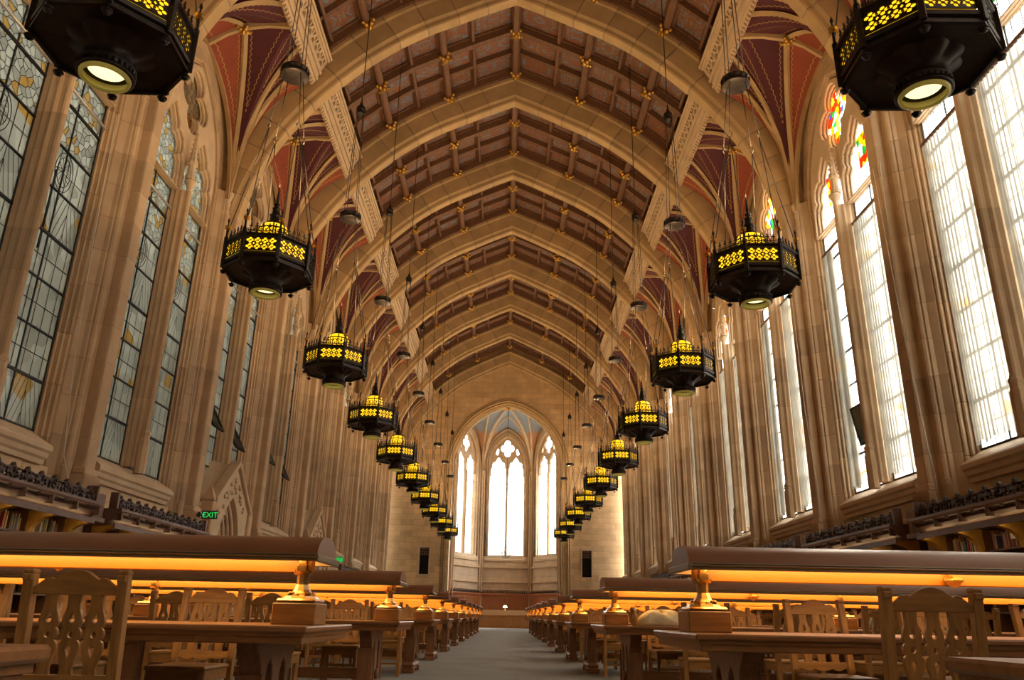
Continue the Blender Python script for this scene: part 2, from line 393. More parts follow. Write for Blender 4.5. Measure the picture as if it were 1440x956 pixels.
# ------------------------------------------------------------------ floor, roof, added sky block outside
MB().box(-9.3,9.3,YBACK-.5,68,-.2,0).build('floor',CARPET).__setitem__('kind','structure')
tag(bpy.data.objects['floor'],'grey carpet floor running down the long reading room','floor',kind='structure')
rf=MB(); rf.box(-9.6,9.6,YBACK-.5,68.5,22.6,22.9)
for s in (-1,1): rf.box(s*9.15-.12,s*9.15+.12,YBACK-.5,61,16.0,22.7)
rf.box(-9.3,9.3,60.6,60.9,16.9,22.7)
tag(rf.build('roof',DARKW),'dark roof closing the hall above the ceiling','roof',kind='structure')
nb=MB(); nb.box(-27,-17,-30,95,-1,36)
tag(nb.build('added_sky_block',mat('sky_block_grey',(.36,.36,.34),.9,noise=.2,nscale=.3)),'added grey block cutting sky light outside the left windows','building',kind='structure')  # block added to cut the sky light reaching the left windows
MB().box(-120,120,-60,200,-.6,-.25).build('exterior_ground',mat('pale_paving_outside',(.30,.29,.27),.9))
tag(bpy.data.objects['exterior_ground'],'pale paved ground outside the hall','ground',kind='structure')
tag(MB().box(-9.3,9.3,YBACK-.4,YBACK,0,22).build('wall_back',ASHLAR),'plain stone wall closing the hall behind the camera','wall',kind='structure')

# ------------------------------------------------------------------ transverse rib curve
RIB=[(0,20.35),(.95,19.93),(1.9,19.47),(2.9,18.98),(3.8,18.42),(4.7,17.72),(5.6,16.85),(6.4,15.93),(7.1,14.92),(7.55,14.1),(7.85,13.35),(8.08,12.6),(8.2,11.9)]
def rib_at(t):
    """point and outward normal on the right half of the rib's lower edge, t in 0..1"""
    n=len(RIB)-1; f=min(max(t,0),1)*n; i=min(int(f),n-1); f-=i
    P=lambda k: Vector(RIB[k]) if 0<=k<=n else (2*Vector(RIB[0])-Vector(RIB[1]) if k<0 else 2*Vector(RIB[n])-Vector(RIB[n-1]))
    a,b,c,d=P(i-1),P(i),P(i+1),P(i+2)
    p=.5*((2*b)+(-a+c)*f+(2*a-5*b+4*c-d)*f*f+(-a+3*b-3*c+d)*f**3)
    tg=.5*((-a+c)+2*(2*a-5*b+4*c-d)*f+3*(-a+3*b-3*c+d)*f*f); tg.normalize()
    nr=Vector((-tg.y,tg.x)); 
    if nr.y<0 and nr.x<0: nr=-nr
    if t<=1e-6: nr=Vector((0,1/nr.y))
    return p,nr
def rib_x(x):
    lo,hi=0.,1.
    for _ in range(40):
        m=(lo+hi)/2
        if rib_at(m)[0].x<x: lo=m
        else: hi=m
    return lo
def off(x,d):
    p,nr=rib_at(rib_x(x)) if x>1e-4 else rib_at(0)
    q=p+nr*d; return q
RPROF=[(-.17,0),(.17,0),(.20,.05),(.20,.17),(.28,.25),(.28,.86),(.33,.92),(.33,1.04),(-.33,1.04),(-.33,.92),(-.28,.86),(-.28,.25),(-.20,.17),(-.20,.05)]
def rib_sweep(t0,t1,sgn,k=3,inset=0.0,gap=0.0):
    mb=MB(); vs=[]; fs=[]; n=len(RPROF)
    ts=[t0+(t1-t0)*i/k for i in range(k+1)]
    for t in ts:
        p,nr=rib_at(t)
        for (u,d) in RPROF:
            uu=u*(1-inset/.3); dd=d*(1-inset)+inset*.5
            q=p+nr*dd
            vs.append((sgn*max(q.x,0),uu,q.y))
    for i in range(k):
        for j in range(n): fs.append([i*n+j,i*n+(j+1)%n,(i+1)*n+(j+1)%n,(i+1)*n+j])
    fs+=[list(range(n))[::-1],[k*n+j for j in range(n)]]
    return mb.add(vs,fs)
NV=12
g=.0016
VOUS=[rib_sweep(i/NV+g*(i>0),(i+1)/NV-g,s).data('voussoir',RIBST) for s in (-1,1) for i in range(NV)]
core=MB()
for s in (-1,1): core.mesh(rib_sweep(0,1,s,30,.02).data('c',JOINT))
CORE=core.data('rib_core',JOINT)
# ------------------------------------------------------------------ ceiling geometry shared by all bays
PUR=[0,1.08,2.17,3.2,4.22,5.12]
PO=1.42                                               # panel surface lies this far beyond the rib's lower edge
def panel_mesh(i, s, w):
    x0=PUR[i]; x1=PUR[i+1] if i<5 else 5.95
    a,b=off(x0,PO),off(x1,PO); c=(a+b)/2
    L=(b-a).length/2-.04; ang=math.atan2(b.y-a.y,b.x-a.x)
    mb=MB(); mb.box(-L,L,-w+.03,w-.03,.0,.03); mb.box(-L+.10,L-.10,-w+.13,w-.13,-.018,.0)
    M=Matrix.Rotation(-ang,4,'Y')
    me=MB().mesh(mb.data('t',COFFER),M).data('coffer_panel',COFFER)
    if s<0: me.transform(Matrix.Scale(-1,4,(1,0,0))); me.flip_normals()
    return me,(s*c.x,0,c.y)
YB=[-2.5,-1.3,0,1.3,2.5]                              # cross beams over a bay, from its centre
PAN={(i,s,j):panel_mesh(i,s,(YB[j+1]-YB[j])/2) for i in range(6) for s in (-1,1) for j in range(4)}
def purlin(i,s,main):
    p,nr=rib_at(rib_x(PUR[i]) if i else 0); nr=nr.normalized(); q=p+nr*(1.02 if main else 1.16); h=(PO+.03-(1.02 if main else 1.16)); wd=.13 if main else .075
    t=Vector((nr.y,-nr.x)); mb=MB()
    prof=[(-wd*.6,0),(wd*.6,0),(wd,.06),(wd,h*.6),(wd*1.45,h*.75),(wd*1.45,h),(-wd*1.45,h),(-wd*1.45,h*.75),(-wd,h*.6),(-wd,.06)]
    vs=[]
    for y in (-2.62,2.62):
        for (a,b) in prof: v=q+t*a+nr*b; vs.append((s*v.x,y,v.y))
    n=len(prof); return mb.add(vs,[[k,(k+1)%n,n+(k+1)%n,n+k] for k in range(n)]+[list(range(n))[::-1],list(range(n,2*n))])
PURM=[purlin(i,s,i%2==0).data('purlin',WOOD) for i in range(6) for s in ((1,) if i==0 else (-1,1))]
def cross(main):
    mb=MB(); d0=1.06 if main else 1.2; wd=.12 if main else .07
    for s in (-1,1):
        for i in range(6):
            x0=PUR[i]; x1=PUR[i+1] if i<5 else 5.95
            a0,a1,b0,b1=off(x0,d0),off(x0,PO+.03),off(x1,d0),off(x1,PO+.03)
            vs=[]
            for y in (-wd,wd):
                for q in (a0,a1,b1,b0): vs.append((s*q.x,y,q.y))
            mb.add(vs,[[0,1,2,3],[7,6,5,4],[0,3,7,4],[1,5,6,2]])
            if main:
                e0,e1=off(x0,PO-.1),off(x1,PO-.1)
                for sg in (-1,1):
                    vs=[]
                    for y in (sg*wd,sg*wd*1.6):
                        for q in (e0,a1,b1,e1): vs.append((s*q.x,y,q.y))
                    mb.add(vs,[[0,1,2,3],[7,6,5,4],[0,3,7,4]])
    return mb.data('cross_beam',WOOD)
XMAIN,XMIN=cross(True),cross(False)
bs=MB()
for k in range(4):
    a=PI/4+k*PI/2
    for r,z,q in ((.11,-.02,.075),(.20,.02,.06),(.15,.07,.05)):
        bs.lathe([(0,-q),(q*.8,-q*.5),(q,0),(q*.7,q*.6),(0,q)],7,(r*math.cos(a),r*math.sin(a)*1.0))
        for i in range(len(bs.v)-35,len(bs.v)): x,y,zz=bs.v[i]; bs.v[i]=(x,y,zz+z)
bs.lathe([(0,-.16),(.07,-.12),(.09,-.05),(.07,.02),(0,.05)],8)
BOSS=bs.data('boss',GOLD); BOSS.transform(Matrix.Scale(1.25,4))

# longitudinal carved beam (one bay long, local y from -2.4 to 2.4)
def beam(s):
    o=Vector((6.42,16.62)); u=Vector((-.47,.89)).normalized(); nn=Vector((u.y,-u.x))*-1   # up the face, and into the wall
    L=2.42; tri=[]
    H=1.02
    z0,z1=.50,.84
    holes=[]
    n=13
    for k in range(n):
        a=-L+.12+(2*L-.24)*k/n; b=-L+.12+(2*L-.24)*(k+1)/n; m=(a+b)/2; gp=.03
        holes.append([(a+gp*1.6,z0+.03),(b-gp*1.6,z0+.03),(m+.04,(z0+z1)/2-.02),(m-.04,(z0+z1)/2-.02)])
        holes.append([(a+gp,z0+.11),(m-.07,(z0+z1)/2+.03),(m-.03,z1-.05),(a+gp,z1-.05)] )
        holes.append([(b-gp,z0+.11),(b-gp,z1-.05),(m+.03,z1-.05),(m+.07,(z0+z1)/2+.03)])
    p=plate([[(-L,z0-.05),(L,z0-.05),(L,z1+.03),(-L,z1+.03)]]+holes,0,.07)
    def place(mb,t_off=0):
        out=MB(); out.v=[]
        for (t,y,z) in mb.v:
            q=o+u*z-nn*0+Vector((u.y,-u.x))*t; out.v.append((s*q.x,y,q.y))
        out.f=mb.f; out.m=mb.m; out.sm=mb.sm; return out
    tr=place(p).data('tracery_strip',STONE2)
    md=MB(); md.box(.07,.16,-L,L,0,z0-.04); md.box(.07,.16,-L,L,z1+.02,H); md.box(.28,.34,-L,L,z0-.1,z1+.1)
    md.box(-.05,.08,-L,L,.0,.10); md.box(-.09,.08,-L,L,.12,.20); md.box(-.02,.08,-L,L,.22,.33); md.box(-.07,.08,-L,L,.35,.44)
    md.box(-.05,.08,-L,L,.86,.93); md.box(-.09,.12,-L,L,.95,H)
    bm_=place(md).data('beam_body',STONE2)
    dn=MB(); nd=30
    for k in range(nd):
        yy=-L+2*L*(k+.5)/nd; dn.box(-.07,.02,yy-.05,yy+.05,-.09,.0); dn.box(-.05,.0,yy-.03,yy+.03,-.13,-.09)
    return tr,bm_,place(dn).data('drip_ornament',STONE2)
BEAM={s:beam(s) for s in (-1,1)}

# vault fan webs over a window, one bay (local y from the bay centre)
def quad_bez(a,c,b,t): return a*(1-t)**2+c*2*t*(1-t)+b*t*t
def fan(spring, path, bulge, nv=12, sub=3, color=None):
    """webs between consecutive path points: returns [(MB with uv list)], and the rib curves at the path points"""
    webs=[]; ribs=[]
    def curve(e,t):
        d=e-spring; c=Vector((spring.x+d.x*bulge, spring.y+d.y*bulge, spring.z+d.z*.82)); return quad_bez(spring,c,e,t)
    for e in path: ribs.append([curve(e,i/nv) for i in range(nv+1)])
    for a,b in zip(path[:-1],path[1:]):
        vs=[]; uv=[]
        for j in range(sub*2+1):
            e=a.lerp(b,j/(sub*2))
            for i in range(nv+1):
                p=curve(e,i/nv); pa=curve(a,i/nv); pb=curve(b,i/nv)
                vs.append(p+Vector((0,0,.05))); uv.append((min((p-pa).length,(p-pb).length), i/nv*(e-spring).length))
        fs=[[j*(nv+1)+i,j*(nv+1)+i+1,(j+1)*(nv+1)+i+1,(j+1)*(nv+1)+i] for j in range(sub*2) for i in range(nv)]
        webs.append((vs,fs,uv))
    return webs,ribs
def web_mesh(w,m):
    vs,fs,uv=w; me=MB().add(vs,fs,0,True).data('vault_web',m,False)
    L=me.uv_layers.new(name='uv')
    for lp in me.loops: L.data[lp.index].uv=uv[lp.vertex_index]
    return me
def fan_side(s):
    webs=[]; ribs=MB(); wr=[]
    for d in (-1,1):
        sp=Vector((s*8.48,d*2.42,12.35))
        path=[Vector((s*8.80,0,16.05)),Vector((s*7.80,0,16.66)),Vector((s*6.45,0,16.72)),Vector((s*6.45,d*.85,16.70)),Vector((s*6.45,d*1.65,16.66)),Vector((s*6.47,d*2.35,16.5))]
        wb,rb=fan(sp,path,.10)
        for k,wv in enumerate(wb): webs.append(web_mesh(wv,(VRED,VMAR,VMAR if k==2 else VRED,VRED,VRED)[min(k,4)] if k!=3 else VMAR))
        for k,r in enumerate(rb[:-1]):
            if k==2: continue
            q=.085 if k!=3 else .07
            if k==0: q=.13
            ribs.sweep(r,[(-q,.03),(-q*.5,-.09),(q*.5,-.09),(q,.03)],upv=(s*-.5,0,1) if k else (s*-1,0,.2))
    ribs.sweep([(s*8.8,0,16.05),(s*8.3,0,16.42),(s*7.8,0,16.64),(s*7.1,0,16.74),(s*6.4,0,16.70)],[(-.09,.03),(-.05,-.11),(.05,-.11),(.09,.03)])
    return webs,ribs.data('vault_rib',RIBST)
FAN={s:fan_side(s) for s in (-1,1)}

# ------------------------------------------------------------------ pier, jamb, mullion, tracery meshes
def ring_block(prof, h, gap=.007, cx=8.6, closed=True, joint=.010):
    """prism of a plan profile with recessed joints at both ends, z from 0 to h"""
    mb=MB(); n=len(prof); vs=[]
    ins=[(cx+(x-cx)*.985,y*.972) for x,y in prof]
    for pr,z in ((ins,0),(prof,joint),(prof,h-joint),(ins,h)):
        for x,y in pr: vs.append((x,y,z))
    fs=[[i*n+k,i*n+(k+1)%n,(i+1)*n+(k+1)%n,(i+1)*n+k] for i in range(3) for k in range(n)]
    fs+=[list(range(n))[::-1],[3*n+k for k in range(n)]]
    return mb.add(vs,fs)
def pier_prof():
    half=[(8.2,.15),(8.215,.19),(8.25,.205),(8.43,.215),(8.44,.25)]
    half+=[(8.515+.085*math.cos(a),.335+.085*math.sin(a)) for a in [math.radians(q) for q in (230,200,170,140,110,80)]]
    half+=[(8.545,.45),(8.62,.47),(8.735,.60),(8.80,.62),(8.98,.62)]
    return half[::1]
def mk_pier(s,h,z=0):
    hp=pier_prof(); pr=[(x,y) for x,y in hp]+[(x,-y) for x,y in hp[::-1]]
    me=ring_block(pr,h).data('pier_block',STONE)
    if s<0: me.transform(Matrix.Scale(-1,4,(1,0,0))); me.flip_normals()
    return me
PH=12.6/16
PIER={s:mk_pier(s,PH) for s in (-1,1)}
JP=[(9.06,1.95),(9.0,1.95),(8.985,1.99),(8.945,1.985),(8.925,2.015),(8.94,2.05),(8.90,2.06),(8.865,2.055),(8.845,2.085),(8.86,2.12),(8.83,2.13),(8.79,2.13),(8.765,2.155),(8.775,2.19),(8.76,2.20),(9.06,2.21)]
def mk_jamb(s,d,h):
    pr=[(x,d*y) for x,y in JP]
    mb=MB(); n=len(pr); vs=[]
    for f,z in ((.012,0),(0,.010),(0,h-.010),(.012,h)):
        for x,y in pr: vs.append((s*(x+(f if x<9 else 0)),y+d*(f if abs(y)<2.2 else 0)*.8,z))
    fs=[[i*n+k,i*n+(k+1)%n,(i+1)*n+(k+1)%n,(i+1)*n+k] for i in range(3) for k in range(n)]+[list(range(n))[::-1],[3*n+k for k in range(n)]]
    return mb.add(vs,fs).data('jamb_stone',STONE)
JH=(12.2-2.8)/9
JAMB={(s,d):mk_jamb(s,d,JH) for s in (-1,1) for d in (-1,1)}
RC,RI,SPR=1.23,3.18,12.2
def mk_arch_stone(s,d,k,n=6):
    a1=math.acos(RC/RI); mb=MB(); vs=[]; st=3
    for j in range(st+1):
        f=(k+.01+ .98*j/st)/n
        for x,y in JP:
            r=RI+(y-1.95); aa=math.acos(RC/r)*f
            vs.append((s*x,d*(-RC+r*math.cos(aa)),SPR+r*math.sin(aa)))
    n_=len(JP); fs=[[j*n_+q,j*n_+(q+1)%n_,(j+1)*n_+(q+1)%n_,(j+1)*n_+q] for j in range(st) for q in range(n_)]+[list(range(n_))[::-1],[st*n_+q for q in range(n_)]]
    return mb.add(vs,fs).data('arch_stone',STONE)
ARCH={(s,d):[mk_arch_stone(s,d,k) for k in range(6)] for s in (-1,1) for d in (-1,1)}
def mk_spandrel(s):
    mb=MB(); pts=arch_pts(2.2,SPR,RC,RI+.25,14); top=17.7
    outer=[]
    m=len(pts)
    for i,(y,z) in enumerate(pts):
        f=i/(m-1)
        outer.append((2.62,SPR+(top-SPR)*min(f*4,1)) if f<=.25 else ((-2.62,SPR+(top-SPR)*min((1-f)*4,1)) if f>=.75 else (2.62-(f-.25)*2*5.24,top)))
    vs=[(s*8.78,y,z) for y,z in pts]+[(s*8.78,y,z) for y,z in outer]+[(s*9.06,y,z) for y,z in pts]+[(s*9.06,y,z) for y,z in outer]
    fs=[[i,i+1,m+i+1,m+i] for i in range(m-1)]+[[2*m+i,3*m+i,3*m+i+1,2*m+i+1] for i in range(m-1)]
    return mb.add(vs,fs).data('spandrel',ASHLAR)
SPAN={s:mk_spandrel(s) for s in (-1,1)}
def lancet(d):
    r=[(1.84,11.2),(1.84,11.75),(1.80,12.0),(1.66,12.12),(1.72,12.28),(1.66,12.5),(1.48,12.62),(1.34,12.60),(1.30,12.78),(1.14,12.98),(1.0,13.12)]
    l=[(2*1.0-y,z) for y,z in r[-2::-1]]
    return [(d*y,z) for y,z in r+[(max(y,.17),z) for y,z in l]]
def quatre(cx,cz,a,b,r):
    pts=[]
    for k,(px,pz) in enumerate(((0,b),(-a,0),(0,-b),(a,0))):
        c=PI/2+k*PI/2
        pts+=circ(cx+px,cz+pz,r,9,c-1.95,c+1.95)
    return pts
OCU=quatre(0,14.02,.42,.50,.36)
def eyelet(d): return [(d*y,z) for y,z in ((1.12,13.3),(1.36,13.42),(1.30,13.72),(1.12,14.02),(.98,13.9),(1.02,13.55))]
def tracery(x0,x1,gr,bev=.0):
    outl=[(1.99,11.2)]+arch_pts(1.99,SPR,RC,RI+.04,12)+[(-1.99,11.2)]
    hs=[scale_pts(lancet(1),(1+gr/.75,1+gr/1.0),(1.0,11.2)),scale_pts(lancet(-1),(1+gr/.75,1+gr/1.0),(-1.0,11.2)),scale_pts(OCU,1+gr/.75)]
    if gr<.05: hs+=[eyelet(1),eyelet(-1)]
    hs[0]=[(y,max(z,11.22)) for y,z in hs[0]]; hs[1]=[(y,max(z,11.22)) for y,z in hs[1]]
    return plate([outl]+hs,x0,x1,bev)
TR0=MB()
for a in (tracery(8.96,9.05,0),tracery(8.88,8.955,.045,.012),tracery(8.79,8.875,.10,.02)): TR0.mesh(a.data('t',STONE2))
def signed(me,s):
    if s>0: return me
    q=me.copy(); q.transform(Matrix.Scale(-1,4,(1,0,0))); q.flip_normals(); return q
TRM=TR0.data('tracery',STONE2); TRAC={s:signed(TRM,s) for s in (1,-1)}
def mk_mull(h):
    pr=[(9.05,.12),(8.98,.13),(8.9,.10),(8.84,.125),(8.76,.10),(8.70,.115),(8.64,.075)]+[(8.56+.075*math.cos(a),.075*math.sin(a)) for a in [math.radians(q) for q in (70,100,130,160)]]
    pr=pr+[(x,-y) for x,y in pr[::-1]]
    return ring_block(pr,h,cx=8.8)
MH=(11.2-3.9)/9
MULM=mk_mull(MH).data('mullion_stone',STONE); MULL={s:signed(MULM,s) for s in (1,-1)}
cp=MB().lathe([(.07,0),(.085,.03),(.085,.06),(.07,.08),(.08,.16),(.13,.27),(.15,.30),(.15,.36),(.0,.40)],12,(8.56,0))
CAPM=cp.data('mullion_capital',STONE2); MCAP={s:signed(CAPM,s) for s in (1,-1)}
bb=MB().lathe([(.13,0),(.13,.75),(.105,.82),(.105,.9),(.12,.93),(.12,.97),(.09,1.0),(.08,1.05)],8,(8.56,0),smooth=False,ph=PI/8)
MBASM=bb.data('mullion_base',STONE); MBAS={s:signed(MBASM,s) for s in (1,-1)}
pn=MB()
pn.lathe([(.13,0),(.14,.1),(.10,.14),(.10,.42),(.15,.46),(.15,.52),(.11,.56),(.07,.9),(.03,1.35),(.06,1.40),(.0,1.48)],8,(8.6,0),smooth=False)
for k in range(5):
    for a in range(4):
        an=a*PI/2+PI/4; rr=.11-.018*k
        pn.lathe([(0,-.04),(.035,0),(0,.05)],5,(8.6+rr*math.cos(an),rr*math.sin(an)))
        for i in range(len(pn.v)-15,len(pn.v)): x,y,z=pn.v[i]; pn.v[i]=(x,y,z+.62+.15*k)
PINM=pn.data('pinnacle',STONE2); PINN={s:signed(PINM,s) for s in (1,-1)}
sh=MB()
for d in (-1,1):
    sh.lathe([(.09,0),(.085,.05),(.10,.09),(.10,.13),(.085,.16),(.09,.22),(.14,.36),(.155,.40),(.155,.47),(.12,.52)],12,(8.515,d*.335))
SHCM=sh.data('shaft_capital',STONE2); SHCAP={s:signed(SHCM,s) for s in (1,-1)}
sb=MB()
for d in (-1,1): sb.lathe([(.115,-.6),(.115,0),(.12,.02),(.12,.06),(.10,.10),(.11,.13),(.09,.17)],10,(8.51,d*.335))
SHBM=sb.data('shaft_base',STONE); SHBAS={s:signed(SHBM,s) for s in (1,-1)}
pb=MB(); pb.sweep([(8.14,-.30,0),(8.14,-.30,.28)],[(0,0)],cap=False) if False else None
pb.box(8.12,8.62,-.30,.30,0,.28,b=.02); pb.box(8.16,8.6,-.26,.26,.28,.42,b=.02)
pb.add([(8.12,-.3,.0),(8.12,.3,.0),(8.12,.3,.28),(8.12,-.3,.28)],[[0,1,2,3]])
PBM=pb.data('pier_plinth',STONE); PBAS={s:signed(PBM,s) for s in (1,-1)}
def sill_mesh():
    mb=MB(); L=1.9
    pr=[(9.1,3.98),(9.0,3.93),(8.52,3.64),(8.48,3.60),(8.48,3.52),(8.53,3.48),(8.55,3.40),(8.60,3.36),(8.62,3.28),(9.1,3.28)]
    n=len(pr); vs=[(x,y,z) for y in (-L,L) for x,z in pr]
    return mb.add(vs,[[k,(k+1)%n,n+(k+1)%n,n+k] for k in range(n)]+[list(range(n))[::-1],list(range(n,2*n))]).data('sill',STONE2)
SILLM=sill_mesh(); SILL={s:signed(SILLM,s) for s in (1,-1)}
def under(s):
    mb=MB(); mb.box(8.75,9.08,-2.4,2.4,0,3.3); return signed(mb.data('under_sill_wall',JOINT),s)
UND={s:under(s) for s in (1,-1)}
def ublock(w_,h_):
    return MB().box(-.05,.0,-w_/2+.006,w_/2-.006,.006,h_-.006,b=.008).data('wall_stone',STONE)
UB={1:signed(ublock(.95,.52),1),-1:signed(ublock(.95,.52),-1)}
skm=MB(); skm.add([(8.48,-2.1,2.62),(8.48,2.1,2.62),(8.48,2.1,2.86),(8.48,-2.1,2.86),(8.76,-2.1,3.0),(8.76,2.1,3.0)],[[0,1,2,3],[3,2,5,4]]); skm.box(8.49,8.8,-2.1,2.1,2.4,2.85)
SKM=skm.data('weathered_plinth',STONE); SKIRT={s:signed(SKM,s) for s in (1,-1)}

# glazing
COLS,ROWS=2,8
LW=1.80; PW=LW/COLS; GH=(11.25-3.93)/ROWS
def pane_mesh(w_,h_,mt): return MB().box(-.006,.006,-w_/2+.004,w_/2-.004,-h_/2+.004,h_/2-.004).data('pane',mt)
PANE={k:pane_mesh(PW,GH,m) for k,m in (('cell',G_CELL),('grid',G_GRID),('chev',G_CHEV),('clear',G_CLEAR))}
BIGP={k:pane_mesh(LW,11.25-3.93,m) for k,m in (('grid',G_GRID),('clear',G_CLEAR))}
HEADP={k:pane_mesh(1.84,2.1,m) for k,m in (('cell',G_CELL),('clear',G_CLEAR))}
OCUP={k:pane_mesh(1.9,1.95,m) for k,m in (('cell',G_DARK),('stain',G_STAIN))}
SHIELD=pane_mesh(.55,.9,G_STAIN)
def bars_mesh(x=8.975):
    mb=MB()
    for r in range(ROWS+1):
        z=3.93+GH*r; t=.026 if r%3==1 else .014
        mb.box(x-.03,x+.015,-LW/2,LW/2,z-t,z+t)
    for c in range(COLS+1):
        y=-LW/2+PW*c; mb.box(x-.012,x+.012,y-.014,y+.014,3.93,11.25)
    mb.box(x-.02,x+.02,-.22-.012,-.22+.012,7.2,8.9)
    return mb.data('glazing_bars',LEAD)
BARM=bars_mesh(); BARS={s:signed(BARM,s) for s in (1,-1)}
md=MB()
for r in (.27,.36): md.tube([(8.965,r*.85*math.cos(2*PI*k/20),r*1.15*math.sin(2*PI*k/20)) for k in range(20)],.009,4,closed=True)
for k in range(6):
    a=PI*k/6; md.tube([(8.965,.23*math.cos(a),.31*math.sin(a)),(8.965,.05*math.cos(a+.9),.08*math.sin(a+.9)),(8.965,-.23*math.cos(a),-.31*math.sin(a))],.006,4)
MEDM=md.data('medallion_leading',LEAD); MEDAL={s:signed(MEDM,s) for s in (1,-1)}
vt=MB(); vt.box(-.02,.02,-.42,.42,-.46,.46); LRAIL=MB().tube([(-8.88,-.88,10.6),(-8.88,.88,10.6)],.032,8).box(-8.98,-8.86,-.03,.03,10.57,10.63).data('curtain_rail',mat('pale_steel_rail',(.62,.58,.54),.3,.5))
VENT=vt.data('vent_sash',G_GRID); VDARK=vt.data('vent_sash',mat('dark_reflection_vent',(.03,.03,.035),.2))  # dark sash colour stands for the dark that the tilted pane reflects
vf=MB()
for y in (-.42,.42): vf.box(-.03,.03,y-.03,y+.03,-.48,.48)
for z in (-.46,.46): vf.box(-.03,.03,-.45,.45,z-.03,z+.03)
VENTF=vf.data('vent_frame',LEAD)
def curtain_mesh(w_,z0,z1,folds,amp,seed):
    r=random.Random(seed); n=folds*6; mb=MB(); vs=[]
    zs=[z0+(z1-z0)*k/6 for k in range(7)]
    for z in zs:
        for i in range(n+1):
            f=i/n; hem=(.05*math.sin(f*folds*2*PI*.31+seed) if z==z0 else 0)
            vs.append((amp*math.sin(2*PI*folds*f+.25*math.sin(z*.7+seed))*(0.6+.4*math.sin(f*9+seed)),-w_/2+w_*f,z+hem))
    fs=[[j*(n+1)+i,j*(n+1)+i+1,(j+1)*(n+1)+i+1,(j+1)*(n+1)+i] for j in range(6) for i in range(n)]
    return mb.add(vs,fs,0,True).data('curtain_cloth',CURT,False)
CUR_W=curtain_mesh(1.74,4.02,10.55,15,.035,1); CUR_N=curtain_mesh(.62,4.02,10.55,10,.05,4)
RAILM=MB().box(-.02,.02,-.9,.9,10.55,10.62).data('curtain_rail',DARKW)

SIDE={-1:'left',1:'right'}
vis_bay={yc:i for i,yc in enumerate(BAYS)}
def bay_name(s,yc):
    i=round((yc-12.55)/BAY)
    return i
def stone_hang(name,mesh,parent,loc): return ob(name,mesh,parent,loc)

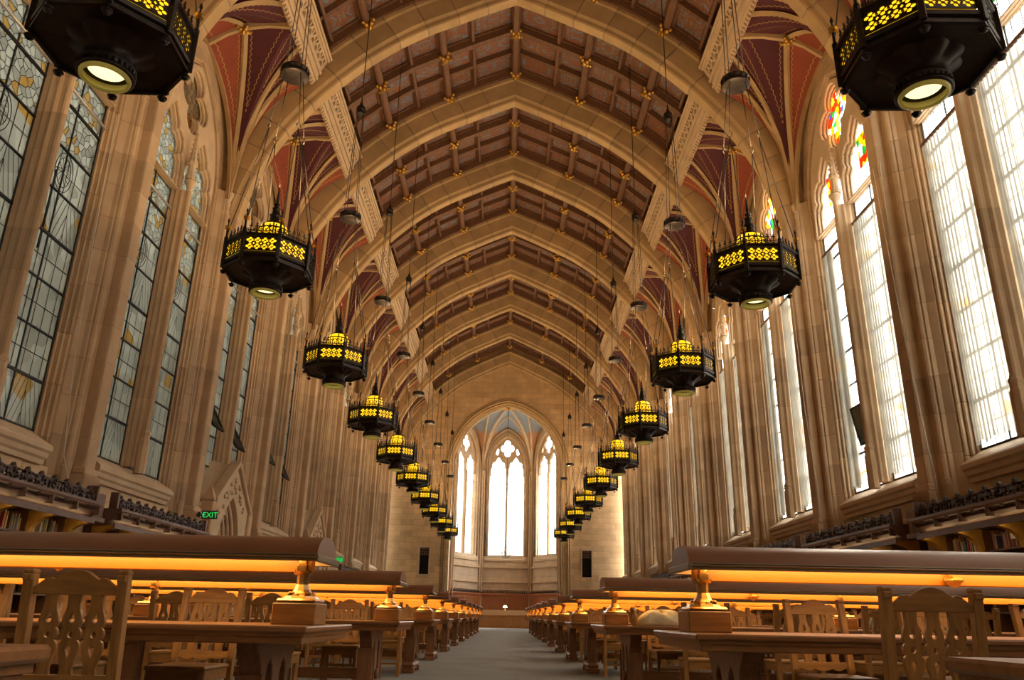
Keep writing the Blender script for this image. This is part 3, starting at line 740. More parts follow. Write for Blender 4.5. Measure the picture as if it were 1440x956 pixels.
# ------------------------------------------------------------------ walls, bay by bay
WALLS={s:tag(empty('wall_'+SIDE[s],(s*8.75,YBACK,0)),'tan stone wall with tall windows along the %s side of the hall'%SIDE[s],'wall',kind='structure') for s in (-1,1)}
def wob(name,mesh,s,loc): return ob(name,mesh,WALLS[s],(loc[0]-s*8.75,loc[1]-YBACK,loc[2]))
wi=0
for s in (-1,1):
    for yc in BAYS:
        i=bay_name(s,yc); seen=0<=i
        wob('under_sill_wall',UND[s],s,(0,yc,0)); wob('weathered_plinth',SKIRT[s],s,(0,yc,0)); wob('spandrel',SPAN[s],s,(0,yc,0))
        if 0<=i<4:
            for c in range(5):
                ob('wall_stone',UB[s],WALLS[s],(s*8.75-s*8.75,yc-1.9+.95*c-YBACK,2.78))
        wob('sill',SILL[s],s,(0,yc,0))
        nj=9
        for d in (-1,1):
            if -1<=i<6:
                for k in range(nj): wob('jamb_stone',JAMB[s,d],s,(0,yc,2.8+JH*k))
                for k in range(6): wob('arch_stone',ARCH[s,d][k],s,(0,yc,0))
            else:
                for k in range(nj): wob('jamb_stone',JAMB[s,d],s,(0,yc,2.8+JH*k)) if k%1==0 else None
                for k in range(6): wob('arch_stone',ARCH[s,d][k],s,(0,yc,0))
        # window
        wi+=1
        wn_=tag(empty('window_%d'%wi,(s*XG,yc,3.93)),('leaded two-light window with stone tracery, %s from the camera on the %s wall'%(ORD[max(i,0)],SIDE[s])) if i>=0 else 'leaded two-light window beside the camera on the %s wall, bay %s behind'%(SIDE[s],ORD[-i-1]),'window',kind='structure')
        def W(name,mesh,loc): return ob(name,mesh,wn_,(loc[0]-s*XG,loc[1]-yc,loc[2]-3.93))
        tr=W('tracery',TRAC[s],(0,yc,0))
        for k in range(9): W('mullion_stone',MULL[s],(0,yc,3.9+MH*k))
        W('mullion_capital',MCAP[s],(0,yc,11.15)); W('mullion_base',MBAS[s],(0,yc,3.75))
        if i>=0: W('pinnacle',PINN[s],(0,yc,11.55))
        for d in (-1,1):
            cyl=yc+d*1.05
            if seen and i<3 and s<0:
                for r in range(ROWS):
                    for c in range(COLS):
                        kd='chev' if r==0 else ('cell' if r>=6 else ('chev' if r==4 else 'grid'))
                        W('pane',PANE[kd],(s*XG,cyl-LW/2+PW*(c+.5),3.93+GH*(r+.5)))
                W('medallion_leading',MEDAL[s],(0,cyl,3.93+GH*5.5))
                W('glazing_bars',BARS[s],(0,cyl,0))
            elif seen and i<3 and s>0:
                for r in range(ROWS):
                    for c in range(COLS): W('pane',PANE['clear'],(s*XG,cyl-LW/2+PW*(c+.5),3.93+GH*(r+.5)))
                W('glazing_bars',BARS[s],(0,cyl,0))
            else:
                W('pane',BIGP['grid' if s<0 else 'clear'],(s*XG,cyl,3.93+(11.25-3.93)/2)); 
                if seen: W('glazing_bars',BARS[s],(0,cyl,0))
            W('head_pane',HEADP['cell' if s<0 else 'clear'],(s*XG,yc+d*1.0,12.22))
            if s>0 and 0<=i<4: W('stained_shield',SHIELD,(s*(XG-.02),yc+d*1.0,12.3))
        if s<0 and 0<=i<5:
            for d in (-1,1): W('curtain_rail',LRAIL,(0,yc+d*1.05,0))
        W('roundel_pane',OCUP['stain' if s>0 else 'cell'],(s*XG,yc,14.05))
        if s<0 and i in (2,3):
            for d,z in ((-1,6.3),(1,6.1)):
                v=W('vent_sash',VENT,(s*(XG-.18),yc+d*1.05,z)); v.rotation_euler=(0,s*.5,0); ob('vent_frame',VENTF,v)
        if s>0 and i==1:
            v=W('vent_sash',VDARK,(s*(XG-.12),yc+.80,5.5)); v.rotation_euler=(0,-.16,0); ob('vent_frame',VENTF,v)
        # curtains on the sunny side
        if s>0:
            for d in (-1,1):
                open_=(i in (1,2,4) and d==1)
                cn=['right of the pair','left of the pair'][d>0]
                t=tag(empty('curtain',(8.86,yc+d*1.02,4.02)),('gathered' if open_ else 'drawn')+' cream curtain, %s light of the %s right-hand window'%('near' if d<0 else 'far',ORD[i]) if i>=0 else 'drawn cream curtain in a window behind, %s light, bay %s'%('near' if d<0 else 'far',ORD[-i-1]),'curtain','curtains on the right-hand windows')
                q=ob('curtain_cloth',CUR_N if open_ else CUR_W,t,(0,.5 if open_ else 0,-4.02)); ob('curtain_rail',RAILM,t,(0,0,-4.02))
# piers
for s in (-1,1):
    for p in PIERS[0:]:
        i=round((p-15.35)/BAY)
        if p<YBACK+.1: continue
        po=tag(empty('pillar',(s*XP,p,0)),('stone wall pier with slender corner shafts, %s from the camera along the %s wall'%(ORD[i+1],SIDE[s])) if i>=-1 else 'stone wall pier beside the camera on the %s wall'%SIDE[s],'pillar','piers along the %s wall'%SIDE[s],'structure')
        for k in range(16): ob('pier_block',PIER[s],po,(-s*XP,0,PH*k))
        ob('shaft_capital',SHCAP[s],po,(-s*XP,0,12.1)); ob('shaft_base',SHBAS[s],po,(-s*XP,0,3.3)); ob('pier_plinth',PBAS[s],po,(-s*XP,0,2.95))
# ribs
for p in PIERS[1:]+[YEND-.1]:
    i=round((p-15.35)/BAY); end=p>60
    r=ob('rib_arch',CORE,None,(0,p,-.42 if end else 0)); tag(r,'pointed stone arch rib against the end wall' if end else 'pointed stone arch rib spanning the hall, %s from the camera'%ORD[i+2],'arch','transverse ribs','structure')
    for v in VOUS: ob('voussoir',v,r)
# ceiling and vaults
for yc in BAYS:
    i=bay_name(1,yc)
    if i<-1: pass
    ce=tag(empty('ceiling',(0,yc,20)),'coffered wooden ceiling with painted panels, %s bay from the camera'%ORD[i+3],'ceiling','ceiling bays','structure')
    for m in PURM: ob('purlin',m,ce,(0,0,-20))
    for y,mn in ((-2.5,1),(-1.3,0),(0,1),(1.3,0),(2.5,1)): ob('cross_beam',XMAIN if mn else XMIN,ce,(0,y,-20))
    for (a,s,j),(me,loc) in PAN.items(): ob('coffer_panel',me,ce,(loc[0],(YB[j]+YB[j+1])/2,loc[2]-20))
    for k in (0,2,4):
        for s in ((1,) if k==0 else (-1,1)):
            q=off(PUR[k],.98)
            for y in (0,-2.42,2.42) if i<5 else (0,2.4):
                b=ob('boss',BOSS,ce,(s*q.x,y,q.y-20)); b.rotation_euler=(0,s*.45*(k>0),R.uniform(-.2,.2))
    for s in (-1,1):
        bt=tag(ob('beam',BEAM[s][1],None,(0,yc,0)),'pierced cream stone beam along the %s haunch, %s bay from the camera'%(SIDE[s],ORD[i+3]),'beam','carved longitudinal beams','structure')
        ob('tracery_strip',BEAM[s][0],bt); d=ob('drip_ornament',BEAM[s][2],bt); d['kind']='stuff'
        vv=tag(empty('vault',(s*7.5,yc,12.3)),'painted red fan vault over the %s wall, %s bay from the camera'%(SIDE[s],ORD[i+3]),'vault','red fan vaults','structure')
        for wm in FAN[s][0]: ob('vault_web',wm,vv,(-s*7.5,0,-12.3))
        ob('vault_rib',FAN[s][1],vv,(-s*7.5,0,-12.3))
        b=ob('boss',BOSS,vv,(s*.32,0,16.5-12.3)); b.scale=(.75,.75,.75)

# ------------------------------------------------------------------ end wall and apse
AH,ASP=4.3,11.5; AR=(5.1**2+AH**2)/(2*AH); ARC=AR-AH
def arc_xz(h,sp,rc,r,n=14): return arch_pts(h,sp,rc,r,n)
arch=arc_xz(AH,ASP,ARC,AR)
outl=[(9.3,0),(9.3,22.6),(-9.3,22.6),(-9.3,0),(-AH,0)]+arch[::-1]+[(AH,0)]
niche=lambda s:[(s*5.72,3.62),(s*6.42,3.62),(s*6.42,5.52),(s*5.72,5.52)]
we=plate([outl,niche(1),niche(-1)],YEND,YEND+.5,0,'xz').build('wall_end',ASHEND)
tag(we,'golden ashlar end wall with a great pointed arch opening to the apse','wall',kind='structure')
mo=MB()
for k,(o_,y0,q) in enumerate(((.0,.10,.10),(.20,-.02,.07),(.36,-.06,.08),(.52,-.03,.05))):
    pts=[(-AH-o_,0)]+[(x,z) for x,z in arc_xz(AH+o_,ASP,ARC,AR+o_,18)[::-1]]+[(AH+o_,0)]
    mo.tube([(x,YEND+y0,z) for x,z in pts],q,8)
tag(mo.build('trim_1',RIBST),'roll mouldings round the great arch of the end wall','trim',kind='structure')
for s in (-1,1):
    n_=tag(empty('niche',(s*6.07,YEND+.2,3.62)),'dark slit opening with a carved lattice head, %s of the great arch'%SIDE[s],'niche',kind='structure')
    MB().box(-.36,.36,.18,.22,0,1.92).build('niche_back',mat('black_recess',(.012,.010,.009),.9),n_)
    hs=[]
    for r in range(2):
        for c in range(4): hs.append(circ(-.255+.17*c,1.52+.19*r,.065,8))
    pl=plate([[(-.35,1.38),(.35,1.38),(.35,1.92),(-.35,1.92)]]+hs,-.06,.0,0,'xz').build('lattice_head',DARKW,n_)
    fr=MB()
    for a in ((-.46,-.36,-.05,2.0),(.36,.46,-.05,2.0)): fr.box(a[0],a[1],-.26,.1,a[2],a[3])
    fr.box(-.46,.46,-.26,.1,1.92,2.04); fr.box(-.46,.46,-.26,.1,-.1,0)
    fr.build('niche_frame',STONE2,n_)
FW=2.15
fh,fsp=1.45,13.0; fr_=(2.4**2+fh**2)/(2*fh); frc=fr_-fh
win=[(fh,5.5)]+arc_xz(fh,fsp,frc,fr_)+[(-fh,5.5)]
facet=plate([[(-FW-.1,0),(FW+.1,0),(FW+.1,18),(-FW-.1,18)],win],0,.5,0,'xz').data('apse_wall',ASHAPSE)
fm=MB()
for o_,y0,q in ((.02,.12,.06),(.14,.02,.06),(.28,-.02,.07)):
    pts=[(-fh-o_,5.4)]+[(x,z) for x,z in arc_xz(fh+o_,fsp,frc,fr_+o_,12)[::-1]]+[(fh+o_,5.4)]
    fm.tube([(x,y0,z) for x,z in pts],q,6)
fmould=fm.data('window_moulding',STONE2)
ap_tr=MB()
for (x0,x1,gr) in ((.30,.38,0),(.22,.295,.045)):
    t=tracery(x0,x1,gr)
    ap_tr.add([(y*.74,x,12.0+(z-11.2)*.845) for x,y,z in t.v],t.f)
ap_trm=ap_tr.data('tracery',STONE2)
ap_mul=MB().box(-.11,.11,.16,.40,5.5,12.1,b=.04).tube([(0,.16,5.5),(0,.16,12.1)],.07,8).data('mullion',STONE2)
ap_pane=MB().box(-.62,.62,.36,.375,5.5,12.2).data('pane',G_PLAIN); ap_head=MB().box(-1.4,1.4,.385,.395,12.2,15.4).data('head_pane',G_PLAIN)
st=MB()
def course(mb,z,h,d): mb.box(-FW,FW,-d,.05,z,z+h,b=.02)
course(st,4.45,.16,.14); course(st,4.61,.10,.08); course(st,3.30,.14,.12); course(st,2.75,.10,.06)
st.add([(-1.7,-.12,5.15),(1.7,-.12,5.15),(1.6,.3,5.5),(-1.6,.3,5.5),(-1.7,-.12,5.0),(1.7,-.12,5.0),(1.7,.05,4.95),(-1.7,.05,4.95)],[[0,1,2,3],[4,5,1,0],[7,6,5,4]])
stm=st.data('string_course',STONE2)
dd=MB(); dd.box(-FW,FW,-.16,0,0,2.45); dd.box(-FW,FW,-.24,0,2.38,2.52,b=.02); dd.box(-FW,FW,-.2,0,0,.22,b=.02)
ddm=dd.data('dado_body',DADO)
dpan=MB().box(-.19,.19,-.03,.0,.0,1.9,b=.02).data('dado_panel',DADO)
crs=MB()
for k in range(26):
    x=-FW+2*FW*(k+.5)/26; crs.lathe([(.05,2.50),(.075,2.56),(.04,2.62),(.055,2.66),(0,2.72)],5,(x,-.16))
crm=crs.data('dado_cresting',CARVE)
AP=[(-3.2,64.1,math.radians(60)),(0,66,0),(3.2,64.1,math.radians(-60))]
for k,(x,y,a) in enumerate(AP):
    nm=('left','centre','right')[k]
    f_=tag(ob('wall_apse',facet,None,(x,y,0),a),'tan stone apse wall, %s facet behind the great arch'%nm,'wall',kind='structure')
    ob('string_course',stm,f_); ob('window_moulding',fmould,f_)
    wi+=1
    w_=tag(empty('window_%d'%wi,(x,y,0),a),'bright two-light apse window with a quatrefoil head, %s of three'%nm,'window',kind='structure')
    ob('tracery',ap_trm,w_); ob('mullion',ap_mul,w_)
    for d in (-1,1): ob('pane',ap_pane,w_,(d*.75,0,0))
    ob('head_pane',ap_head,w_)
    bb_=MB()
    for z in (11.35,): bb_.box(-1.4,1.4,.33,.36,z-.03,z+.03)
    ob('glazing_bars',bb_.data('glazing_bars',LEAD),w_)
    d_=tag(ob('dado',ddm,None,(x-.02*math.sin(-a),y-.02*math.cos(a),0),a),'red-brown oak panelling along the foot of the %s apse wall'%nm,'panelling',kind='structure')
    for q in range(10): ob('dado_panel',dpan,d_,(-FW+.215+.43*q,-.16,.3))
    ob('dado_cresting',crm,d_)
for s in (-1,1):
    jb=tag(MB().box(min(s*4.3,s*4.8),max(s*4.3,s*4.8),60.6,62.4,0,18).build('wall_apse',ASHAPSE),'plain stone return of the apse, %s side'%SIDE[s],'wall',kind='structure')
    MB().box(min(s*4.14,s*4.3),max(s*4.14,s*4.3),60.66,62.2,0,2.5).build('dado_return',DADO,jb)
    for (x,y,r) in ((2.1,65.85,.11),(4.2,62.25,.10)):
        c_=MB().lathe([(r*1.6,0),(r*1.6,.5),(r,.6),(r,11.9),(r*1.3,12.0),(r*1.7,12.25),(r*1.7,12.35)],12,(s*x,y))
        for q in (-.18,.18): c_.lathe([(r*.55,0),(r*.55,12.2)],8,(s*x+q,y-.02))
        tag(c_.build('column',STONE2),'slender stone shaft between apse windows, %s %s'%(SIDE[s],'inner' if x<3 else 'outer'),'column',kind='structure')
def apse_paint():
    m=bpy.data.materials.new('painted_apse_web'); m.use_nodes=True; n=m.node_tree.nodes; l=m.node_tree.links; b=n['Principled BSDF']; b.inputs['Roughness'].default_value=.85
    uv=n.new('ShaderNodeUVMap'); uv.uv_map='uv'; sp=n.new('ShaderNodeSeparateXYZ'); l.new(uv.outputs[0],sp.inputs[0])
    def M(op,a,b_=None):
        x=n.new('ShaderNodeMath'); x.operation=op
        for i,q in enumerate((a,b_)):
            if q is None: continue
            if isinstance(q,(int,float)): x.inputs[i].default_value=q
            else: l.new(q,x.inputs[i])
        return x.outputs[0]
    f=M('GREATER_THAN',M('SUBTRACT',sp.outputs[1],M('MULTIPLY',M('PINGPONG',sp.outputs[0],.22),2.2)),2.9)
    mx=n.new('ShaderNodeMix'); mx.data_type='RGBA'; l.new(f,mx.inputs[0]); mx.inputs[6].default_value=(.46,.24,.12,1); mx.inputs[7].default_value=(.27,.31,.36,1)
    l.new(mx.outputs[2],b.inputs['Base Color']); return m
APW=apse_paint()
av=tag(empty('vault',(0,63,12.3)),'blue painted ribbed vault of the apse behind the great arch','vault',kind='structure')
arb=MB()
for s in (-1,1):
    for sp_,path in ((Vector((s*2.1,65.85,12.3)),[Vector((0,65.98,16.1)),Vector((0,63.6,16.6)),Vector((0,61.1,16.75)),Vector((s*1.6,62.4,16.5)),Vector((s*3.2,64.15,16.1))]),
                     (Vector((s*4.28,62.2,12.3)),[Vector((s*3.2,64.15,16.1)),Vector((s*1.6,62.4,16.5)),Vector((0,61.1,16.75)),Vector((s*1.6,60.62,16.2)),Vector((s*3.2,60.62,14.9)),Vector((s*4.3,60.62,12.6))])):
        wb,rb=fan(sp_,path,.12)
        for w_ in wb:
            me=web_mesh(w_,APW); ob('vault_web',me,av,(0,-63,-12.3))
        for k,r in enumerate(rb[:-1]): arb.sweep(r,[(-.09,.03),(-.05,-.10),(.05,-.10),(.09,.03)],upv=(0,-.6,1))
ob('vault_rib',arb.data('vault_rib',STONE2),av,(0,-63,-12.3)); b=ob('boss',BOSS,av,(0,61.1-63,16.6-12.3))
tag(MB().box(-5,5,60.66,67,17.4,17.6).build('roof_apse',DARKW),'dark roof over the apse vault','roof',kind='structure')

# ------------------------------------------------------------------ lanterns
def octp(r,z): return [(r*math.cos(PI/8+k*PI/4),r*math.sin(PI/8+k*PI/4),z) for k in range(8)]
def oct_loft(mb,prof,m=0,cap=(True,True)):
    mb.lathe(prof,8,ph=PI/8,smooth=False,m=m,cap=False)
    return mb
RL=.745
def make_lantern():
    root=empty('lantern')
    # glass bowl at the foot, the neck and the pan
    MB().lathe([(.21,.02),(.24,.03),(.25,.09),(.25,.15),(.235,.15),(.225,.10),(.21,.05)],28,cap=False).build('glass_bowl',CREAM,root)
    MB().lathe([(0,.135),(.18,.135)],24,cap=False).build('bulb_disc',BULB,root); MB().lathe([(.18,.13),(.23,.128)],24,cap=False).build('bowl_ring',IRON,root)
    nk=MB(); nk.lathe([(.245,.055),(.275,.06),(.278,.075),(.262,.09),(.262,.165),(.278,.18),(.275,.20),(.25,.21)],28,cap=False)
    pass
    for k in range(28):
        a=2*PI*k/28; nk.box(.264*math.cos(a)-.012,.264*math.cos(a)+.012,.264*math.sin(a)-.012,.264*math.sin(a)+.012,.10,.155)
    nk.build('neck_ring',IRON,root)
    lob=lambda a,z: 1+(.16*abs(math.cos(4*a))-.08)*min(1,max(0,(z-.34)/.18))
    MB().lathe([(.245,.20),(.238,.26),(.238,.34),(.25,.44),(.29,.53),(.36,.60),(.42,.665)],64,lob=lob,cap=False).build('neck',IRON,root)
    pan=MB(); oct_loft(pan,[(.30,.655),(RL-.05,.62),(RL-.04,.57),(RL,.575),(RL,.62),(RL-.035,.64),(RL-.035,.68),(RL,.70),(RL+.01,.745),(RL-.03,.775),(RL-.03,.80),(.20,.80)]); pan.build('pan',IRON,root)
    up_=MB(); oct_loft(up_,[(RL-.05,1.09),(RL-.01,1.10),(RL+.02,1.13),(RL+.02,1.155),(RL-.02,1.175),(RL-.06,1.175),(RL-.06,1.09)]); up_.build('upper_rim',IRON,root)
    ap=RL*math.cos(PI/8)-.035; hw=RL*math.sin(PI/8)-.035
    gl=MB().box(-hw,hw,-.004,.004,.80,1.09).data('amber_panel',AMBER)
    hs=[]; cw=(2*hw-.03)/4
    for c in range(4):
        x=-hw+.015+cw*(c+.5)
        for r in range(2):
            z=.80+.02+.25*(r+.5)/2
            for q in range(4):
                a=q*PI/2; hs.append(circ(x+.040*math.cos(a),z+.034*math.sin(a),.0265,8))
            if c<3: hs.append([(x+cw/2-.016,z),(x+cw/2,z-.024),(x+cw/2+.016,z),(x+cw/2,z+.024)])
        if c<3:
            hs.append([(x+cw/2-.022,.945),(x+cw/2,.92),(x+cw/2+.022,.945),(x+cw/2,.97)])
    lat=plate([[(-hw,.80),(hw,.80),(hw,1.09),(-hw,1.09)]]+hs,-.012,.002,0,'xz').data('lattice',IRON)
    cr_=[]
    x0=-hw+.02
    crest=MB()
    n=5
    for k in range(n):
        x=-hw+2*hw*(k+.5)/n
        crest.box(x-.008,x+.008,-.008,.008,1.17,1.33); crest.box(x-.03,x+.03,-.006,.006,1.29,1.305)
        for sg in (-1,1): crest.tube([(x,0,1.19),(x+sg*.045,0,1.205),(x+sg*.05,0,1.245),(x+sg*.02,0,1.26)],.007,4)
        crest.lathe([(0,1.31),(.014,1.34),(0,1.37)],5,(x,0))
    crest.box(-hw,hw,-.008,.008,1.215,1.227)
    crm_=crest.data('cresting',IRON)
    fin=MB(); fin.box(-.03,.03,-.03,.03,.60,1.20,b=.008); fin.lathe([(.032,1.20),(.035,1.23),(.018,1.26),(.016,1.40),(.03,1.43),(.012,1.46),(.010,1.52),(.022,1.55),(0,1.62)],8); finm=fin.data('corner_post',IRON)
    fg=MB().lathe([(.012,1.385),(.05,1.40),(.035,1.425),(.055,1.445),(.012,1.455)],6,smooth=False).data('gilt_flower',GOLD)
    pd=MB().lathe([(.012,.60),(.012,.50),(.05,.485),(.055,.465),(.03,.45),(.028,.425),(.04,.41),(.012,.385),(0,.38)],8).data('pendant',IRON)
    for k in range(8):
        a=k*PI/4-PI/2
        p=ob('amber_panel',gl,root,(ap*math.cos(a),ap*math.sin(a),0),a+PI/2); ob('lattice',lat,p,(0,-.012,0))
        ob('cresting',crm_,root,((ap+.0)*math.cos(a),(ap)*math.sin(a),0),a+PI/2)
        a+=PI/8
        q=ob('corner_post',finm,root,((RL)*math.cos(a),(RL)*math.sin(a),0),a); ob('gilt_flower',fg,q)
        ob('pendant',pd,root,((RL-.03)*math.cos(a),(RL-.03)*math.sin(a),0))
    dm=MB().lathe([(.26,.80),(.27,1.15),(.27,1.36),(.22,1.42),(.12,1.45)],24).build('amber_drum',AMBER,root)
    sp=MB()
    for k in range(8):
        a=2*PI*k/8+.2; c,s_=math.cos(a),math.sin(a)
        sp.tube([(.262*c,.262*s_,1.0),(.265*c,.265*s_,1.52),(.23*c,.23*s_,1.61),(.1*c,.1*s_,1.68)],.012,4)
        for z in (1.34,1.45): sp.tube([(.268*math.cos(a+q*.1),.268*math.sin(a+q*.1),z+.03*math.cos(q*1.3)) for q in range(8)],.008,4)
    sp.tube([(.268*math.cos(2*PI*k/24),.268*math.sin(2*PI*k/24),1.52) for k in range(24)],.014,4,closed=True)
    sp.build('drum_straps',IRON,root)
    MB().lathe([(.16,1.64),(.15,1.68),(.10,1.71),(.09,1.83),(.105,1.85),(.075,1.87),(.06,1.97),(.075,1.99),(.03,2.02),(.05,2.06),(.055,2.08),(.02,2.10),(.03,2.14),(0,2.2)],12).build('spire',IRON,root)
    def lz(z):
        K=((-1,-1),(.14,.14),(.58,.36),(.80,.53),(1.09,.79),(1.175,.86),(2.2,1.87))
        for (a,fa),(b,fb) in zip(K[:-1],K[1:]):
            if z<=b: return fa+(fb-fa)*(z-a)/(b-a)
        return z
    done=set()
    def squash(o):
        for c in o.children:
            if c.data and c.data.name not in done:
                done.add(c.data.name)
                for v in c.data.vertices: v.co.z=lz(v.co.z)
            squash(c)
    squash(root)
    dm.data.clear_geometry(); dv=MB().lathe([(.25,.53),(.255,.95),(.255,1.20),(.22,1.29),(.11,1.35)],24); dm.data.from_pydata(dv.v,[],dv.f)
    # suspension: rods to the ring, cables to the bell, cord to the ceiling
    DZ,BZ=4.46,7.72
    dr=MB(); dr.lathe([(.0,DZ),(.24,DZ),(.265,DZ+.01),(.265,DZ+.03),(.25,DZ+.04),(.25,DZ+.12),(.265,DZ+.13),(.265,DZ+.155),(.24,DZ+.16),(0,DZ+.16)],24,cap=False)
    for k in range(14):
        a=2*PI*k/14; dr.box(.255*math.cos(a)-.014,.255*math.cos(a)+.014,.255*math.sin(a)-.014,.255*math.sin(a)+.014,DZ+.03,DZ+.13)
    dr.build('suspension_ring',IRON,root)
    rod=MB(); lk=MB(); cb=MB()
    for k in range(4):
        a=k*PI/2+PI/4; c,s_=math.cos(a),math.sin(a)
        L=Vector((.36*c,.36*s_,3.30)); T=Vector((.20*c,.20*s_,DZ))
        rods=MB().tube([T,L],.009,5)
        for q in (-1,1):
            an=a+q*PI/8; rods.tube([L-Vector((0,0,.12)),(RL*math.cos(an),RL*math.sin(an),.95)],.009,5)
        rods.build('hanging_rod',STEEL,root)
        l_=MB(); t_=Vector((-s_,c,0))
        l_.tube([L+Vector((0,0,.0)),L+t_*.05-Vector((0,0,.07)),L-Vector((0,0,.14)),L-t_*.05-Vector((0,0,.07))],.012,5,closed=True)
        l_.build('rod_link',STEEL,root)
        cb.tube([(.20*c,.20*s_,DZ+.12),(.10*c,.10*s_,BZ)],.010,5)
    cb.build('cables',STEEL,root)
    be=MB().lathe([(.115,BZ-.06),(.12,BZ),(.11,BZ+.03),(.13,BZ+.05),(.12,BZ+.15),(.06,BZ+.20),(.05,BZ+.27),(.02,BZ+.32),(.02,BZ+.42)],12); be.build('pulley_bell',IRON,root)
    MB().tube([(0,0,BZ+.3),(0,0,14.3)],.014,5).build('ceiling_cord',IRON,root)
    return root
LAN=make_lantern()
LZ=5.80
LY=[6.57+BAY*k for k in range(10)]
ll=bpy.data.lights.new('lantern_uplight','AREA'); ll.shape='DISK'; ll.size=.5; ll.energy=140; ll.color=(1,.66,.32)
first=True
for s in (-1,1):
    for k,y in enumerate(LY):
        o=LAN if first else copy_tree(LAN); first=False
        o.location=(s*4.15,y,LZ); o.rotation_euler=(0,0,R.uniform(-.10,.10) if k else s*-.02)
        tag(o,'%s octagonal black bronze lantern with amber panels, %s from the camera in the %s row'%('near' if k<2 else 'hanging',ORD[k],SIDE[s]),'lantern','lanterns hanging in two rows')
        lo=bpy.data.objects.new('lantern_uplight',ll); COL.objects.link(lo); lo.location=(s*4.15,y,LZ+2.10); lo.rotation_euler=(PI,0,0)

# ------------------------------------------------------------------ tables, lamps, chairs
TL=5.3
def make_table():
    root=empty('reading_table')
    t=MB(); t.box(0,TL,-.625,.625,.690,.722,b=.008); t.box(.02,TL-.02,-.605,.605,.672,.692); t.build('table_top',OAKD,root)
    a=MB(); a.box(.03,TL-.03,-.595,.595,.635,.674,b=.005); a.build('apron',OAKD,root)
    half=[(.40,.636),(.40,.60),(.36,.57),(.315,.52),(.30,.46),(.30,.17),(.325,.14),(.345,.11),(.345,.085),(.385,.075),(.385,.0)]
    foot=[(-y,z) for y,z in half]
    outl=half+[(.22,0),(.20,.035),(-.20,.035),(-.22,0)]+foot[::-1]
    def lan(c): return [(c+.065,.16),(c+.065,.46),(c+.045,.505),(c,.54),(c-.045,.505),(c-.065,.46),(c-.065,.16)]
    tp=plate([outl,lan(.14),lan(-.14)],-.06,.06,.006,'yz')
    fm_=MB().mesh(tp.data('t',OAKDV))
    fm_.box(-.09,.09,-.40,-.28,0,.075,b=.01); fm_.box(-.09,.09,.28,.40,0,.075,b=.01); fm_.box(-.085,.085,-.385,.385,.075,.13,b=.02)
    fm_.box(-.075,.075,-.315,-.285,.15,.47,b=.005); fm_.box(-.075,.075,.285,.315,.15,.47,b=.005)
    tm_=fm_.data('trestle',OAKDV)
    sc_=MB()
    for s_ in (-1,1):
        sc_.tube([(-.075,s_*(.0+.05*math.cos(q*.7)*(1-q*.06)),.21+.05*math.sin(q*.7)*(1-q*.06)) for q in range(12)],.018,6)
    scm=sc_.data('scroll',OAKDV)
    for x in (.36,TL/2,TL-.36):
        tr=ob('trestle',tm_,root,(x,0,0)); ob('scroll',scm,tr)
    MB().box(.36,TL-.36,-.035,.035,.17,.27,b=.008).build('stretcher',OAKD,root)
    return root
